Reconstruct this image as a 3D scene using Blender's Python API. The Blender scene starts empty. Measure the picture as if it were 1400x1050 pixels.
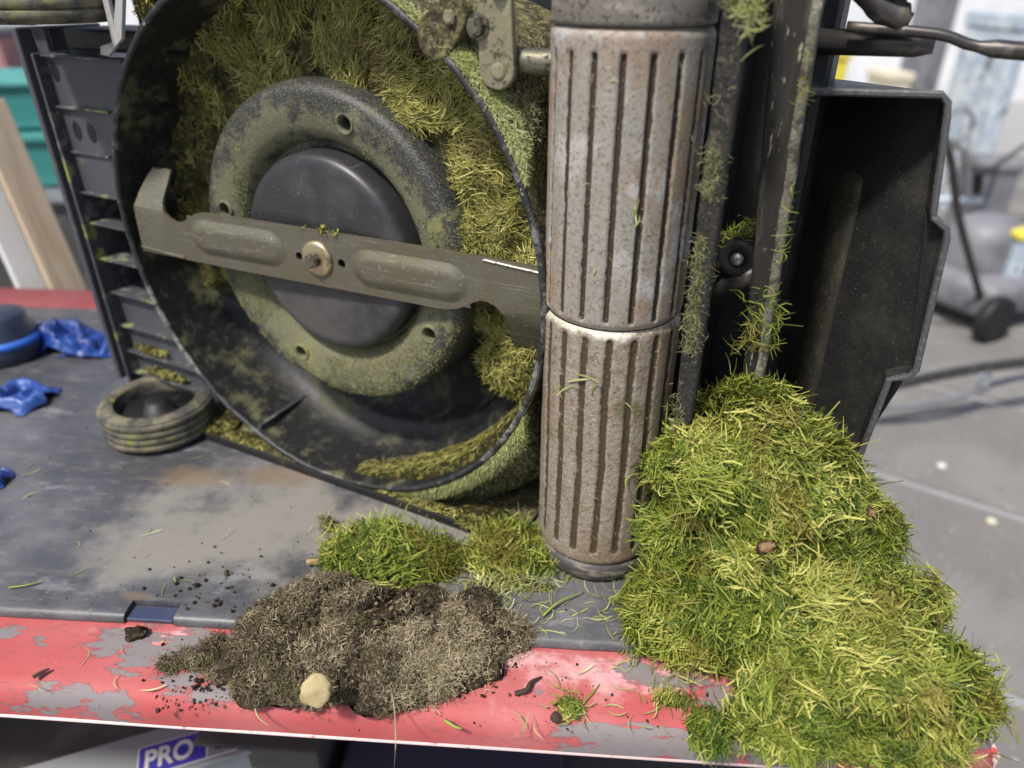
import bpy, bmesh, math, random
import numpy as np
from mathutils import Vector, Matrix, noise as mnoise

random.seed(7); rng = np.random.default_rng(11)
scene = bpy.context.scene
col = scene.collection
R = math.radians

# ------------------------------------------------------------------ camera
CAM_H, PITCH, FPX = 0.475, 29.4, 985.0          # metres above the mat, degrees down, focal length for a 1400 px wide frame
cam_data = bpy.data.cameras.new('camera')
cam = bpy.data.objects.new('camera', cam_data); col.objects.link(cam)
cam.location = (0, 0, CAM_H); cam.rotation_euler = (R(90 - PITCH), 0, 0)
cam_data.sensor_width = 36; cam_data.lens = FPX / 1400 * 36
cam_data.clip_start = .02; cam_data.clip_end = 200
cam_data.dof.use_dof = True; cam_data.dof.focus_distance = .57; cam_data.dof.aperture_fstop = 3.2
scene.camera = cam

# ------------------------------------------------------------------ sky, sun, exposure
SUN_EL, SUN_AZ = 58.0, 222.0                     # azimuth: compass bearing of the sun, 0 = +Y, clockwise
world = bpy.data.worlds.new('World'); scene.world = world; world.use_nodes = True
wn = world.node_tree; wn.nodes.clear()
sky = wn.nodes.new('ShaderNodeTexSky'); sky.sky_type = 'NISHITA'; sky.sun_disc = False
sky.sun_elevation = R(SUN_EL); sky.sun_rotation = R(SUN_AZ); sky.air_density = 1.0; sky.dust_density = 2.5
bg = wn.nodes.new('ShaderNodeBackground'); bg.inputs[1].default_value = .12
wo = wn.nodes.new('ShaderNodeOutputWorld')
wn.links.new(sky.outputs[0], bg.inputs[0]); wn.links.new(bg.outputs[0], wo.inputs[0])
sl = bpy.data.lights.new('sun', 'SUN'); sl.energy = 3.4; sl.angle = R(6); sl.color = (1, .95, .88)
sun = bpy.data.objects.new('sun', sl); col.objects.link(sun)
sd = Vector((math.sin(R(SUN_AZ)) * math.cos(R(SUN_EL)), math.cos(R(SUN_AZ)) * math.cos(R(SUN_EL)), math.sin(R(SUN_EL))))
sun.rotation_euler = sd.to_track_quat('Z', 'Y').to_euler()
vs = scene.view_settings
vs.view_transform = 'Standard'; vs.look = 'None'; vs.exposure = .35; vs.gamma = 1; vs.use_curve_mapping = False

# ------------------------------------------------------------------ survey: where a sighted point lies in the place
_f = Vector((0, math.cos(R(PITCH)), -math.sin(R(PITCH)))); _u = Vector((0, math.sin(R(PITCH)), math.cos(R(PITCH))))
_c = Vector((0, 0, CAM_H))
def _ray(x, y): return Vector((1, 0, 0)) * ((x - 700) / FPX) + _u * ((525 - y) / FPX) + _f
def ground(x, y, z=0.0):
    d = _ray(x, y); return _c + d * ((z - CAM_H) / d.z)
def at(x, y, Y):
    d = _ray(x, y); return _c + d * (Y / d.y)

# ------------------------------------------------------------------ material helpers
def M(name, base, rough=.6, metal=0.0, layers=(), bump=(), spec=.5, coat=0.0, translucent=0.0):
    m = bpy.data.materials.new(name); m.use_nodes = True
    nt = m.node_tree; N = nt.nodes; Lk = nt.links
    p = N['Principled BSDF']; tc = N.new('ShaderNodeTexCoord')
    p.inputs['Roughness'].default_value = rough; p.inputs['Metallic'].default_value = metal
    p.inputs['Specular IOR Level'].default_value = spec; p.inputs['Coat Weight'].default_value = coat
    def noise(scale, detail=6, stretch=(1, 1, 1), rgh=.6, loc=(0, 0, 0), dist=0.0):
        mp = N.new('ShaderNodeMapping'); mp.inputs['Scale'].default_value = stretch; mp.inputs['Location'].default_value = loc
        Lk.new(tc.outputs['Object'], mp.inputs[0])
        n = N.new('ShaderNodeTexNoise'); n.inputs['Scale'].default_value = scale; n.inputs['Detail'].default_value = detail
        n.inputs['Roughness'].default_value = rgh; n.inputs['Distortion'].default_value = dist
        Lk.new(mp.outputs[0], n.inputs['Vector']); return n.outputs[0]
    def mathn(op, a, b=None, clamp=False):
        n = N.new('ShaderNodeMath'); n.operation = op; n.use_clamp = clamp
        for i, v in enumerate((a, b)):
            if v is None: continue
            if isinstance(v, (int, float)): n.inputs[i].default_value = v
            else: Lk.new(v, n.inputs[i])
        return n.outputs[0]
    def mrange(v, lo, hi, t0=0.0, t1=1.0):
        n = N.new('ShaderNodeMapRange'); n.interpolation_type = 'SMOOTHSTEP'
        n.inputs[1].default_value = lo; n.inputs[2].default_value = hi; n.inputs[3].default_value = t0; n.inputs[4].default_value = t1
        Lk.new(v, n.inputs[0]); return n.outputs[0]
    rgb = N.new('ShaderNodeRGB'); rgb.outputs[0].default_value = (*base, 1); cur = rgb.outputs[0]
    rv = N.new('ShaderNodeValue'); rv.outputs[0].default_value = rough; rcur = rv.outputs[0]
    for ly in layers:
        k = ly['k']
        if k == 'noise':
            f = mrange(noise(ly.get('s', 10), ly.get('d', 6), ly.get('st', (1, 1, 1)), ly.get('r', .6), ly.get('loc', (0, 0, 0)), ly.get('dist', 0)), ly['lo'], ly['hi'])
        elif k == 'island':
            g = N.new('ShaderNodeNewGeometry'); f = mrange(g.outputs['Random Per Island'], ly['lo'], ly['hi'])
        elif k == 'attr':
            a_ = N.new('ShaderNodeAttribute'); a_.attribute_name = ly['a']
            f = a_.outputs['Fac']
            if 's' not in ly and 'lo' in ly: f = mrange(f, ly['lo'], ly['hi'])
            if 's' in ly: f = mrange(mathn('ADD', f, mathn('MULTIPLY', mathn('SUBTRACT', noise(ly['s'], 6), .5), ly.get('na', .8))), ly['lo'], ly['hi'])
        elif k == 'radial':            # a band of dust round the y axis
            sep = N.new('ShaderNodeSeparateXYZ'); Lk.new(tc.outputs['Object'], sep.inputs[0])
            r2 = mathn('SQRT', mathn('ADD', mathn('MULTIPLY', sep.outputs[0], sep.outputs[0]), mathn('MULTIPLY', sep.outputs[2], sep.outputs[2])))
            f = mathn('DIVIDE', mathn('ABSOLUTE', mathn('SUBTRACT', r2, ly['r0'])), ly['rw'])
            f = mathn('ADD', f, mathn('MULTIPLY', mathn('SUBTRACT', noise(ly['s'], 9, (1, 1, 1), .75), .5), ly['na']))
            f = mathn('ADD', f, mathn('MULTIPLY', mathn('ADD', sep.outputs[0], sep.outputs[2]), ly.get('tilt', 0.0)))
            f = mrange(f, ly['out'], ly['inn'])
        elif k == 'spot':              # a mark with a shape of its own: ellipses with a ragged outline
            f = None
            sep = N.new('ShaderNodeSeparateXYZ'); Lk.new(tc.outputs['Object'], sep.inputs[0])
            nz = mathn('MULTIPLY', mathn('SUBTRACT', noise(ly.get('s', 40), 8, ly.get('st', (1, 1, 1)), .65, (0, 0, 0)), .5), ly.get('na', 1.6))
            for (cx, cy, rx, ry) in ly['e']:
                dx = mathn('DIVIDE', mathn('SUBTRACT', sep.outputs[0], cx), rx)
                dy = mathn('DIVIDE', mathn('SUBTRACT', sep.outputs[1], cy), ry)
                r2 = mathn('SQRT', mathn('ADD', mathn('MULTIPLY', dx, dx), mathn('MULTIPLY', dy, dy)))
                g = mrange(mathn('ADD', r2, nz), ly.get('out', 1.0), ly.get('inn', .9))
                f = g if f is None else mathn('MAXIMUM', f, g)
        if 'amt' in ly: f = mathn('MULTIPLY', f, ly['amt'])
        mx = N.new('ShaderNodeMix'); mx.data_type = 'RGBA'
        Lk.new(f, mx.inputs[0]); Lk.new(cur, mx.inputs[6]); mx.inputs[7].default_value = (*ly['c'], 1); cur = mx.outputs[2]
        if 'rough' in ly:
            mr = N.new('ShaderNodeMix'); Lk.new(f, mr.inputs[0]); Lk.new(rcur, mr.inputs[2]); mr.inputs[3].default_value = ly['rough']; rcur = mr.outputs[0]
        if 'metal0' in ly:
            mr = N.new('ShaderNodeMix'); Lk.new(f, mr.inputs[0]); mr.inputs[2].default_value = metal; mr.inputs[3].default_value = ly['metal0']
            Lk.new(mr.outputs[0], p.inputs['Metallic'])
    Lk.new(cur, p.inputs['Base Color']); Lk.new(rcur, p.inputs['Roughness'])
    prev = None
    for b in bump:
        s, st, di = b[:3]
        bn = N.new('ShaderNodeBump'); bn.inputs['Strength'].default_value = st; bn.inputs['Distance'].default_value = di
        Lk.new(noise(s, 6, b[3] if len(b) > 3 else (1, 1, 1)), bn.inputs['Height'])
        if prev: Lk.new(prev, bn.inputs['Normal'])
        prev = bn.outputs[0]
    if prev: Lk.new(prev, p.inputs['Normal'])
    if translucent:
        tr = N.new('ShaderNodeBsdfTranslucent'); Lk.new(cur, tr.inputs[0])
        ms = N.new('ShaderNodeMixShader'); ms.inputs[0].default_value = translucent
        Lk.new(p.outputs[0], ms.inputs[1]); Lk.new(tr.outputs[0], ms.inputs[2]); Lk.new(ms.outputs[0], N['Material Output'].inputs[0])
    return m

OLIVE = (.20, .20, .075); PALE = (.36, .37, .16); EARTH = (.11, .085, .055)
MAT = {}
MAT['housing'] = M('dusty black housing', (.012, .012, .013), .5, layers=[
    dict(k='noise', s=60, d=8, r=.75, lo=.52, hi=.72, c=(.05, .048, .035), rough=.8),
    dict(k='noise', s=28, d=8, r=.7, lo=.50, hi=.68, c=(.14, .14, .065), rough=.95, amt=.75),
    dict(k='noise', s=400, d=3, lo=.64, hi=.72, c=(.2, .19, .13), amt=.5)], bump=[(90, .35, .002), (500, .2, .0006)])
MAT['rim_edge'] = M('worn rim edge', (.02, .02, .021), .5, layers=[
    dict(k='noise', s=7, d=8, r=.8, lo=.50, hi=.60, c=(.22, .22, .20), rough=.6), dict(k='noise', s=90, d=6, r=.8, lo=.61, hi=.67, c=(.30, .29, .26)),
    dict(k='noise', s=120, d=5, lo=.55, hi=.62, c=(.03, .03, .03))], bump=[(300, .4, .001)])
MAT['cast_alloy'] = M('scuffed pale alloy', (.46, .45, .43), .5, .2, layers=[dict(k='noise', s=80, d=6, lo=.5, hi=.66, c=(.26, .25, .22))], bump=[(200, .4, .001)])
MAT['fuzzed_shell'] = M('shell caked with dust', (.055, .045, .03), .95, layers=[
    dict(k='noise', s=45, d=8, r=.75, lo=.45, hi=.62, c=(.14, .125, .06)),
    dict(k='noise', s=220, d=4, r=.7, lo=.5, hi=.62, c=(.25, .24, .12), amt=.7)], bump=[(160, .8, .003), (500, .6, .001)], spec=.1)
MAT['ring'] = M('black plastic ring under grass dust', (.028, .028, .031), .42, layers=[
    dict(k='radial', r0=.116, rw=.024, s=34, na=5.0, tilt=1.6, out=1.2, inn=.4, c=(.16, .158, .088), rough=.95, amt=.8), dict(k='noise', s=14, d=9, r=.75, lo=.56, hi=.66, c=(.19, .185, .07), rough=.95),
    dict(k='noise', s=800, d=4, r=.8, lo=.52, hi=.62, c=(.30, .29, .16), rough=.95, amt=.55),
    dict(k='noise', s=450, d=3, r=.8, lo=.58, hi=.66, c=(.03, .03, .03), amt=.6)], bump=[(260, .5, .0015), (700, .5, .0006)])
MAT['disc'] = M('smooth charcoal disc', (.030, .029, .032), .40, layers=[
    dict(k='noise', s=14, d=6, lo=.42, hi=.70, c=(.075, .072, .068), rough=.55),
    dict(k='noise', s=600, d=2, lo=.70, hi=.76, c=(.26, .25, .19)),
    dict(k='noise', s=40, d=4, st=(1, 1, 14), lo=.64, hi=.70, c=(.13, .13, .12), amt=.5)], bump=[(300, .12, .0006)])
MAT['blade'] = M('dull blade steel', (.185, .175, .135), .40, .65, layers=[
    dict(k='noise', s=16, d=7, r=.7, lo=.42, hi=.60, c=(.16, .145, .095), rough=.6),
    dict(k='noise', s=26, d=8, r=.8, st=(.5, 1, 10), loc=(0, 3, 1), lo=.56, hi=.60, c=(.36, .34, .28), rough=.3, amt=.6), dict(k='noise', s=90, d=8, r=.75, lo=.56, hi=.70, c=(.12, .105, .07), rough=.8, metal0=.3),
    dict(k='noise', s=350, d=3, lo=.62, hi=.70, c=(.36, .34, .25), rough=.6)], bump=[(260, .25, .0008), (60, .15, .001)])
MAT['bright_steel'] = M('bare steel edge', (.55, .53, .48), .38, .9, layers=[dict(k='noise', s=150, lo=.5, hi=.65, c=(.25, .22, .16), rough=.6)])
MAT['zinc'] = M('yellow zinc washer', (.52, .44, .27), .38, .85, layers=[dict(k='noise', s=90, d=6, lo=.5, hi=.68, c=(.22, .18, .10), rough=.7)], bump=[(250, .2, .0006)])
MAT['bolt'] = M('greasy bolt', (.20, .19, .14), .42, .8, layers=[dict(k='noise', s=200, d=6, lo=.48, hi=.62, c=(.07, .06, .045), rough=.75)], bump=[(300, .3, .0006)])
MAT['bracket'] = M('dusty olive bracket', (.22, .20, .125), .75, .2, layers=[
    dict(k='noise', s=140, d=7, r=.8, lo=.52, hi=.60, c=(.06, .052, .033), rough=.9),
    dict(k='noise', s=40, d=5, lo=.5, hi=.7, c=(.30, .28, .17))], bump=[(250, .5, .001)])
MAT['roller'] = M('weathered roller alloy', (.32, .30, .26), .62, .15, layers=[
    dict(k='noise', s=14, d=6, st=(1, 1, .55), lo=.44, hi=.60, c=(.30, .225, .165)),
    dict(k='noise', s=9, d=6, loc=(3, 1, 2), lo=.50, hi=.64, c=(.31, .215, .13), amt=.5),
    dict(k='noise', s=24, d=5, loc=(5, 2, 1), lo=.52, hi=.64, c=(.44, .415, .385), rough=.5),
    dict(k='noise', s=330, d=6, r=.8, lo=.50, hi=.62, c=(.13, .095, .07), rough=.85, amt=.75), dict(k='noise', s=70, d=6, r=.8, st=(1, 1, .25), lo=.56, hi=.70, c=(.17, .12, .08), amt=.3),
    dict(k='attr', a='groove', s=160, na=1.3, lo=.35, hi=.65, c=(.045, .032, .022), rough=.95, metal0=0.0),
    dict(k='noise', s=700, d=2, lo=.66, hi=.72, c=(.55, .52, .46), amt=.6)], bump=[(420, .45, .0009), (60, .2, .0012)])
MAT['roller_low'] = M('damp pitted roller alloy', (.36, .315, .255), .45, .25, layers=[
    dict(k='noise', s=12, d=6, lo=.40, hi=.62, c=(.31, .235, .165)),
    dict(k='noise', s=190, d=7, r=.8, lo=.50, hi=.62, c=(.15, .105, .07), rough=.8, amt=.85),
    dict(k='noise', s=30, d=5, loc=(4, 1, 6), lo=.58, hi=.70, c=(.17, .155, .06), amt=.8),
    dict(k='attr', a='edge', s=70, na=2.4, lo=.55, hi=1.0, c=(.66, .61, .50), rough=.5),
    dict(k='noise', s=420, d=4, lo=.60, hi=.68, c=(.64, .58, .50), rough=.4, amt=.7),
    dict(k='attr', a='groove', s=120, na=2.0, lo=.30, hi=.80, c=(.062, .043, .02), rough=.8, metal0=0.0)], bump=[(300, .9, .0014), (90, .3, .0015)])
MAT['roller_cap'] = M('scuffed dark end cap', (.055, .05, .047), .5, layers=[
    dict(k='noise', s=50, d=7, st=(1, 1, 3), lo=.48, hi=.64, c=(.20, .165, .13), rough=.7)], bump=[(200, .3, .001)])
MAT['roller_top'] = M('dirty end collar', (.16, .145, .125), .6, layers=[dict(k='noise', s=30, d=7, st=(1, 1, 4), lo=.48, hi=.64, c=(.30, .265, .225)), dict(k='noise', s=300, d=5, lo=.54, hi=.64, c=(.07, .055, .04))], bump=[(300, .4, .001)])
MAT['skirt'] = M('slate plastic skirt', (.062, .065, .076), .5, layers=[
    dict(k='noise', s=30, d=7, r=.7, lo=.56, hi=.72, c=(.16, .17, .07), rough=.9, amt=.6),
    dict(k='noise', s=9, d=5, lo=.5, hi=.75, c=(.10, .10, .115))], bump=[(200, .15, .0008)])
MAT['skirt_edge'] = M('scraped plastic rib', (.055, .055, .062), .6, layers=[
    dict(k='noise', s=60, d=6, lo=.52, hi=.66, c=(.17, .17, .15)), dict(k='noise', s=30, d=6, lo=.56, hi=.66, c=(.24, .27, .08))], bump=[(200, .3, .001)])
MAT['tyre'] = M('dusty rubber tyre', (.060, .058, .055), .8, layers=[
    dict(k='noise', s=30, d=7, r=.7, lo=.40, hi=.62, c=(.19, .17, .115)),
    dict(k='noise', s=60, d=6, loc=(3, 3, 3), lo=.58, hi=.68, c=(.20, .20, .06))], bump=[(250, .3, .001)], spec=.2)
MAT['black'] = M('soot black plastic', (.009, .009, .010), .55, layers=[
    dict(k='noise', s=50, d=7, lo=.55, hi=.75, c=(.04, .037, .028), rough=.85)], bump=[(150, .2, .001)])
MAT['chute'] = M('black chute plastic', (.020, .020, .020), .45, layers=[
    dict(k='noise', s=10, d=9, r=.75, lo=.40, hi=.74, c=(.048, .045, .037), rough=.75),
    dict(k='noise', s=120, d=8, r=.8, lo=.60, hi=.68, c=(.12, .105, .075), rough=.85, amt=.8),
    dict(k='noise', s=900, d=2, lo=.68, hi=.74, c=(.30, .28, .23))], bump=[(240, .45, .001), (40, .2, .002)])
MAT['chute_dust'] = M('olive dust film', (.030, .028, .018), .8, layers=[
    dict(k='noise', s=60, d=7, lo=.45, hi=.65, c=(.055, .052, .03)), dict(k='noise', s=400, d=3, lo=.6, hi=.7, c=(.15, .14, .09))], bump=[(300, .5, .001)])
MAT['chute_rim'] = M('scuffed chute rim', (.075, .075, .078), .5, layers=[
    dict(k='noise', s=260, d=6, lo=.5, hi=.7, c=(.15, .15, .145)), dict(k='noise', s=60, d=6, lo=.58, hi=.70, c=(.04, .04, .04))], bump=[(250, .5, .001)])
MAT['flap'] = M('weathered rubber flap', (.022, .020, .018), .7, layers=[
    dict(k='noise', s=70, d=7, r=.75, st=(1, 1, .12), lo=.50, hi=.66, c=(.085, .075, .055)),
    dict(k='noise', s=260, d=3, st=(1, 1, .2), lo=.64, hi=.70, c=(.34, .32, .24))], bump=[(120, .6, .002, (1, 1, .15))])
MAT['flap_edge'] = M('frayed flap edge', (.17, .155, .12), .85, layers=[
    dict(k='noise', s=130, d=7, r=.8, lo=.45, hi=.6, c=(.06, .055, .04)), dict(k='noise', s=50, d=6, lo=.55, hi=.7, c=(.30, .29, .22))], bump=[(180, .9, .003)])
MAT['flange_edge'] = M('scarred black flange', (.022, .020, .017), .75, layers=[
    dict(k='noise', s=60, d=8, r=.8, lo=.54, hi=.64, c=(.10, .085, .05)), dict(k='noise', s=420, d=5, r=.8, lo=.60, hi=.66, c=(.30, .28, .22))], bump=[(160, 1, .004)])
MAT['steel_tube'] = M('dark steel tube', (.07, .065, .062), .35, .6, layers=[dict(k='noise', s=60, d=6, lo=.5, hi=.7, c=(.16, .14, .12), rough=.55)])
MAT['core_shade'] = M('matted clippings core', (.028, .028, .010), .95, layers=[  # core colour kept dark to paint shade into gaps between tufts
    dict(k='noise', s=50, d=7, lo=.45, hi=.62, c=(.05, .035, .018)),
    dict(k='noise', s=160, d=6, lo=.5, hi=.64, c=(.17, .17, .045))], bump=[(140, 1, .006), (500, .6, .002)], spec=.1)
MAT['crust'] = M('olive clipping crust', (.085, .078, .03), .95, layers=[dict(k='noise', s=40, d=8, r=.75, lo=.46, hi=.60, c=(.03, .026, .016)), dict(k='noise', s=150, d=7, r=.75, lo=.50, hi=.64, c=(.22, .20, .08))], bump=[(120, 1, .005), (420, .8, .002)], spec=.1)
def grass(name, dark, mid, light, odd, clump=9, tr=.12, rough=.55):
    return M(name, mid, rough, layers=[
        dict(k='attr', a='tone', lo=.42, hi=.08, c=dark), dict(k='attr', a='tone', lo=.55, hi=.98, c=light),
        dict(k='noise', s=clump, d=4, lo=.52, hi=.66, c=odd, amt=.65)], spec=.25, translucent=tr)
MAT['grass_heap'] = grass('fresh clippings', (.045, .085, .012), (.20, .245, .032), (.50, .48, .13), (.20, .15, .035), 20)
MAT['grass_deck'] = grass('caked clippings', (.075, .068, .02), (.30, .285, .075), (.60, .56, .20), (.15, .11, .045), 16)
MAT['grass_pale'] = grass('pale dried clippings', (.16, .17, .06), (.34, .36, .14), (.60, .60, .32), (.30, .33, .10), 20)
MAT['grass_dust'] = grass('powdery clippings', (.10, .10, .045), (.22, .215, .095), (.38, .37, .19), (.13, .12, .06), 25, .1)
MAT['soil_core'] = M('dark soil', (.035, .026, .018), .95, layers=[
    dict(k='noise', s=60, d=7, lo=.45, hi=.65, c=(.09, .07, .045)), dict(k='noise', s=200, d=6, lo=.55, hi=.68, c=(.2, .165, .11))],
    bump=[(110, 1, .007), (400, .8, .002)], spec=.1)
MAT['soil_fibre'] = grass('dry thatch fibre', (.035, .025, .016), (.18, .142, .085), (.46, .39, .25), (.13, .12, .05), 40, .1, .8)
MAT['thatch_crumb'] = M('tan thatch crumb', (.24, .19, .11), .9, layers=[dict(k='noise', s=200, lo=.45, hi=.6, c=(.10, .07, .045))], bump=[(500, .8, .001)], spec=.1)
MAT['straw'] = M('dry straw', (.52, .44, .24), .7, translucent=.2)
MAT['blade_green'] = M('fresh grass blade', (.34, .42, .08), .5, translucent=.25)
MAT['leaf_dry'] = M('dry leaf', (.50, .34, .19), .8, layers=[dict(k='noise', s=90, lo=.5, hi=.65, c=(.30, .17, .08))], translucent=.2)
MAT['wood_chip'] = M('pale wood', (.44, .35, .18), .7, layers=[
    dict(k='noise', s=60, d=6, lo=.5, hi=.7, c=(.30, .20, .09)), dict(k='noise', s=300, lo=.62, hi=.7, c=(.22, .14, .06))], bump=[(150, .5, .001)])
MAT['twig'] = M('dark twig', (.05, .032, .022), .85, bump=[(200, .8, .001)])

# bench surfaces: marks are placed in the bench's own metres (x along the front edge from the right corner, y inward)
PAINT_WEAR = [(-.690, .050, .020, .014), (-.662, .045, .014, .022), (-.700, .006, .030, .008), (-.665, .004, .020, .006), (-.620, .055, .026, .020), (-.612, .018, .022, .009), (-.585, .012, .02, .006), (-.750, .050, .010, .005),
                      (-.785, .055, .010, .006), (-.735, -.004, .03, .004), (-.265, .002, .050, .008), (-.200, .001, .035, .009), (-.190, .030, .022, .014), (-.225, .045, .030, .008), (-.255, .056, .012, .012), (-.150, -.002, .04, .007), (-.045, .014, .05, .012), (-.33, .030, .004, .004)]
MAT['red'] = M('worn red enamel', (.43, .082, .083), .6, spec=.3, layers=[
    dict(k='noise', s=7, d=5, lo=.40, hi=.70, c=(.46, .135, .133), rough=.6),
    dict(k='noise', s=22, d=8, r=.75, lo=.58, hi=.72, c=(.52, .22, .215), amt=.8, rough=.6),
    dict(k='spot', e=[(-.26, .05, .09, .020), (-.34, .058, .05, .012), (-.66, .06, .05, .01)], s=50, na=3.5, out=1.2, inn=.2, c=(.66, .40, .40), amt=.8),
    dict(k='spot', e=PAINT_WEAR, st=(.45, 1.5, 1), s=65, na=4.5, out=1.10, inn=1.0, c=(.24, .085, .085), rough=.7, amt=.85),
    dict(k='spot', e=PAINT_WEAR, st=(.45, 1.5, 1),
         s=65, na=4.5, out=1.0, inn=.80, c=(.215, .20, .20), rough=.62, amt=.93),
    dict(k='noise', s=90, d=8, r=.8, st=(.5, 1.6, 1), loc=(1, 7, 0), lo=.54, hi=.66, c=(.17, .10, .09), amt=.7),
    dict(k='noise', s=45, d=10, r=.85, st=(1, 2.2, 1), lo=.625, hi=.645, c=(.24, .19, .19), rough=.6),
    dict(k='noise', s=16, d=8, r=.75, st=(.25, 9, 1), lo=.635, hi=.655, c=(.10, .03, .03), amt=.8),
    dict(k='noise', s=320, d=5, r=.8, lo=.60, hi=.66, c=(.20, .07, .07), amt=.6), dict(k='noise', s=60, d=9, r=.85, st=(.4, 3, 1), loc=(4, 2, 0), lo=.62, hi=.64, c=(.13, .045, .045), amt=.8),
    dict(k='noise', s=20, d=8, r=.75, st=(7, .4, 1), loc=(2, 5, 0), lo=.655, hi=.67, c=(.09, .03, .03), amt=.7)], bump=[(90, .12, .001), (400, .12, .0004)])
MAT['red_edge'] = M('pale highlight edge', (.74, .55, .53), .5, layers=[dict(k='noise', s=50, d=6, lo=.58, hi=.64, c=(.5, .1, .1))])  # highlight along the sheet's bottom edge, painted in as a pale colour
MAT['mat'] = M('black rubber mat', (.062, .063, .070), .40, layers=[
    dict(k='noise', s=5, d=7, r=.65, lo=.40, hi=.70, c=(.14, .14, .15), rough=.5),
    dict(k='noise', s=14, d=8, r=.7, st=(1, 2.5, 1), lo=.54, hi=.70, c=(.22, .22, .235), rough=.6, amt=.8),
    dict(k='spot', e=[(-.62, .205, .15, .085), (-.50, .19, .13, .08), (-.69, .155, .10, .05), (-.42, .18, .10, .05)], s=16, na=3.2, out=1.25, inn=.3, c=(.225, .21, .185), rough=.85, amt=.9),
    dict(k='noise', s=30, d=8, r=.75, st=(.6, 3, 1), lo=.50, hi=.66, c=(.20, .18, .155), amt=.45),
    dict(k='spot', e=[(-.63, .275, .06, .022), (-.72, .265, .05, .02), (-.69, .095, .015, .006)], s=20, na=2.2, out=1.1, inn=.3, c=(.17, .125, .08), amt=.75),
    dict(k='noise', s=120, d=5, lo=.60, hi=.70, c=(.24, .22, .19), amt=.45)], bump=[(60, .12, .002), (300, .15, .0006)])
MAT['mat_edge'] = M('black rubber mat lip', (.040, .040, .043), .4, layers=[
    dict(k='noise', s=40, d=7, st=(1, 4, 4), lo=.5, hi=.66, c=(.15, .145, .14), rough=.6)], bump=[(120, .2, .001)])
MAT['clip'] = M('blue grey metal strip', (.10, .115, .19), .25, .6, layers=[dict(k='noise', s=60, lo=.5, hi=.7, c=(.16, .17, .23))])

# ------------------------------------------------------------------ mesh helpers
def link(o, parent=None, **props):
    col.objects.link(o)
    if parent is not None: o.parent = parent
    for k, v in props.items(): o[k] = v
    return o
def obj(name, bm, m, parent=None, smooth=False, loc=None, rot=None, **props):
    me = bpy.data.meshes.new(name); bm.normal_update(); bm.to_mesh(me); bm.free()
    for mm in (m if isinstance(m, (list, tuple)) else [m]): me.materials.append(MAT[mm])
    if smooth is True: me.polygons.foreach_set('use_smooth', [True] * len(me.polygons))
    elif smooth: me.shade_smooth() if hasattr(me, 'shade_smooth') else None
    if smooth and smooth is not True: me.set_sharp_from_angle(angle=R(smooth))
    o = bpy.data.objects.new(name, me); link(o, parent, **props)
    if loc is not None: o.location = loc
    if rot is not None: o.rotation_euler = rot
    return o
def empty(name, loc=(0, 0, 0), rot=(0, 0, 0), parent=None, **props):
    o = bpy.data.objects.new(name, None); o.location = loc; o.rotation_euler = rot; o.empty_display_size = .05
    return link(o, parent, **props)
def box(bm, x0, x1, y0, y1, z0, z1, bevel=0.0, seg=2, mi=0):
    v = [bm.verts.new(p) for p in ((x0,y0,z0),(x1,y0,z0),(x1,y1,z0),(x0,y1,z0),(x0,y0,z1),(x1,y0,z1),(x1,y1,z1),(x0,y1,z1))]
    fs = [bm.faces.new([v[i] for i in q]) for q in ((0,3,2,1),(4,5,6,7),(0,1,5,4),(1,2,6,5),(2,3,7,6),(3,0,4,7))]
    for f in fs: f.material_index = mi
    if bevel:
        es = list({e for f in fs for e in f.edges})
        r = bmesh.ops.bevel(bm, geom=es, offset=bevel, segments=seg, profile=.5, affect='EDGES')
        for f in r['faces']: f.material_index = mi
    return bm
def B(*a, **k): return box(bmesh.new(), *a, **k)
def lathe(bm, prof, axis='Z', c=(0, 0, 0), seg=64, a0=0, a1=360, close=False, mi=0):
    """prof: (radius, height along axis) pairs"""
    full = abs(a1 - a0) >= 360; n = seg if full else seg + 1
    rings = []
    for (r, h) in prof:
        ring = []
        for i in range(n):
            t = R(a0 + (a1 - a0) * i / seg); x, y = r * math.cos(t), r * math.sin(t)
            p = (c[0] + x, c[1] + y, c[2] + h) if axis == 'Z' else (c[0] + x, c[1] + h, c[2] + y)
            ring.append(bm.verts.new(p))
        rings.append(ring)
    for j in range(len(rings) - (0 if close else 1)):
        A_, B_ = rings[j], rings[(j + 1) % len(rings)]
        for i in range(seg if full else n - 1):
            f = bm.faces.new((A_[i], A_[(i + 1) % n], B_[(i + 1) % n], B_[i])); f.material_index = mi
    return bm
def fixn(bm):
    bmesh.ops.recalc_face_normals(bm, faces=bm.faces); return bm
def tube(bm, pts, r, seg=10, mi=0):
    pts = [Vector(p) for p in pts]; rr = r if isinstance(r, (list, tuple)) else [r] * len(pts); prev = None; rings = []
    for i, p in enumerate(pts):
        t = (pts[min(i + 1, len(pts) - 1)] - pts[max(i - 1, 0)]).normalized()
        s = t.cross(Vector((0, 0, 1))) if abs(t.z) < .95 else t.cross(Vector((1, 0, 0)))
        if prev is not None and s.dot(prev) < 0: s = -s
        s.normalize(); prev = s; q = t.cross(s)
        rings.append([bm.verts.new(p + (s * math.cos(2 * math.pi * k / seg) + q * math.sin(2 * math.pi * k / seg)) * rr[i]) for k in range(seg)])
    for a_, b_ in zip(rings, rings[1:]):
        for k in range(seg): bm.faces.new((a_[k], a_[(k + 1) % seg], b_[(k + 1) % seg], b_[k])).material_index = mi
    bm.faces.new(rings[0]).material_index = mi; bm.faces.new(rings[-1][::-1]).material_index = mi
    return fixn(bm)
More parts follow.
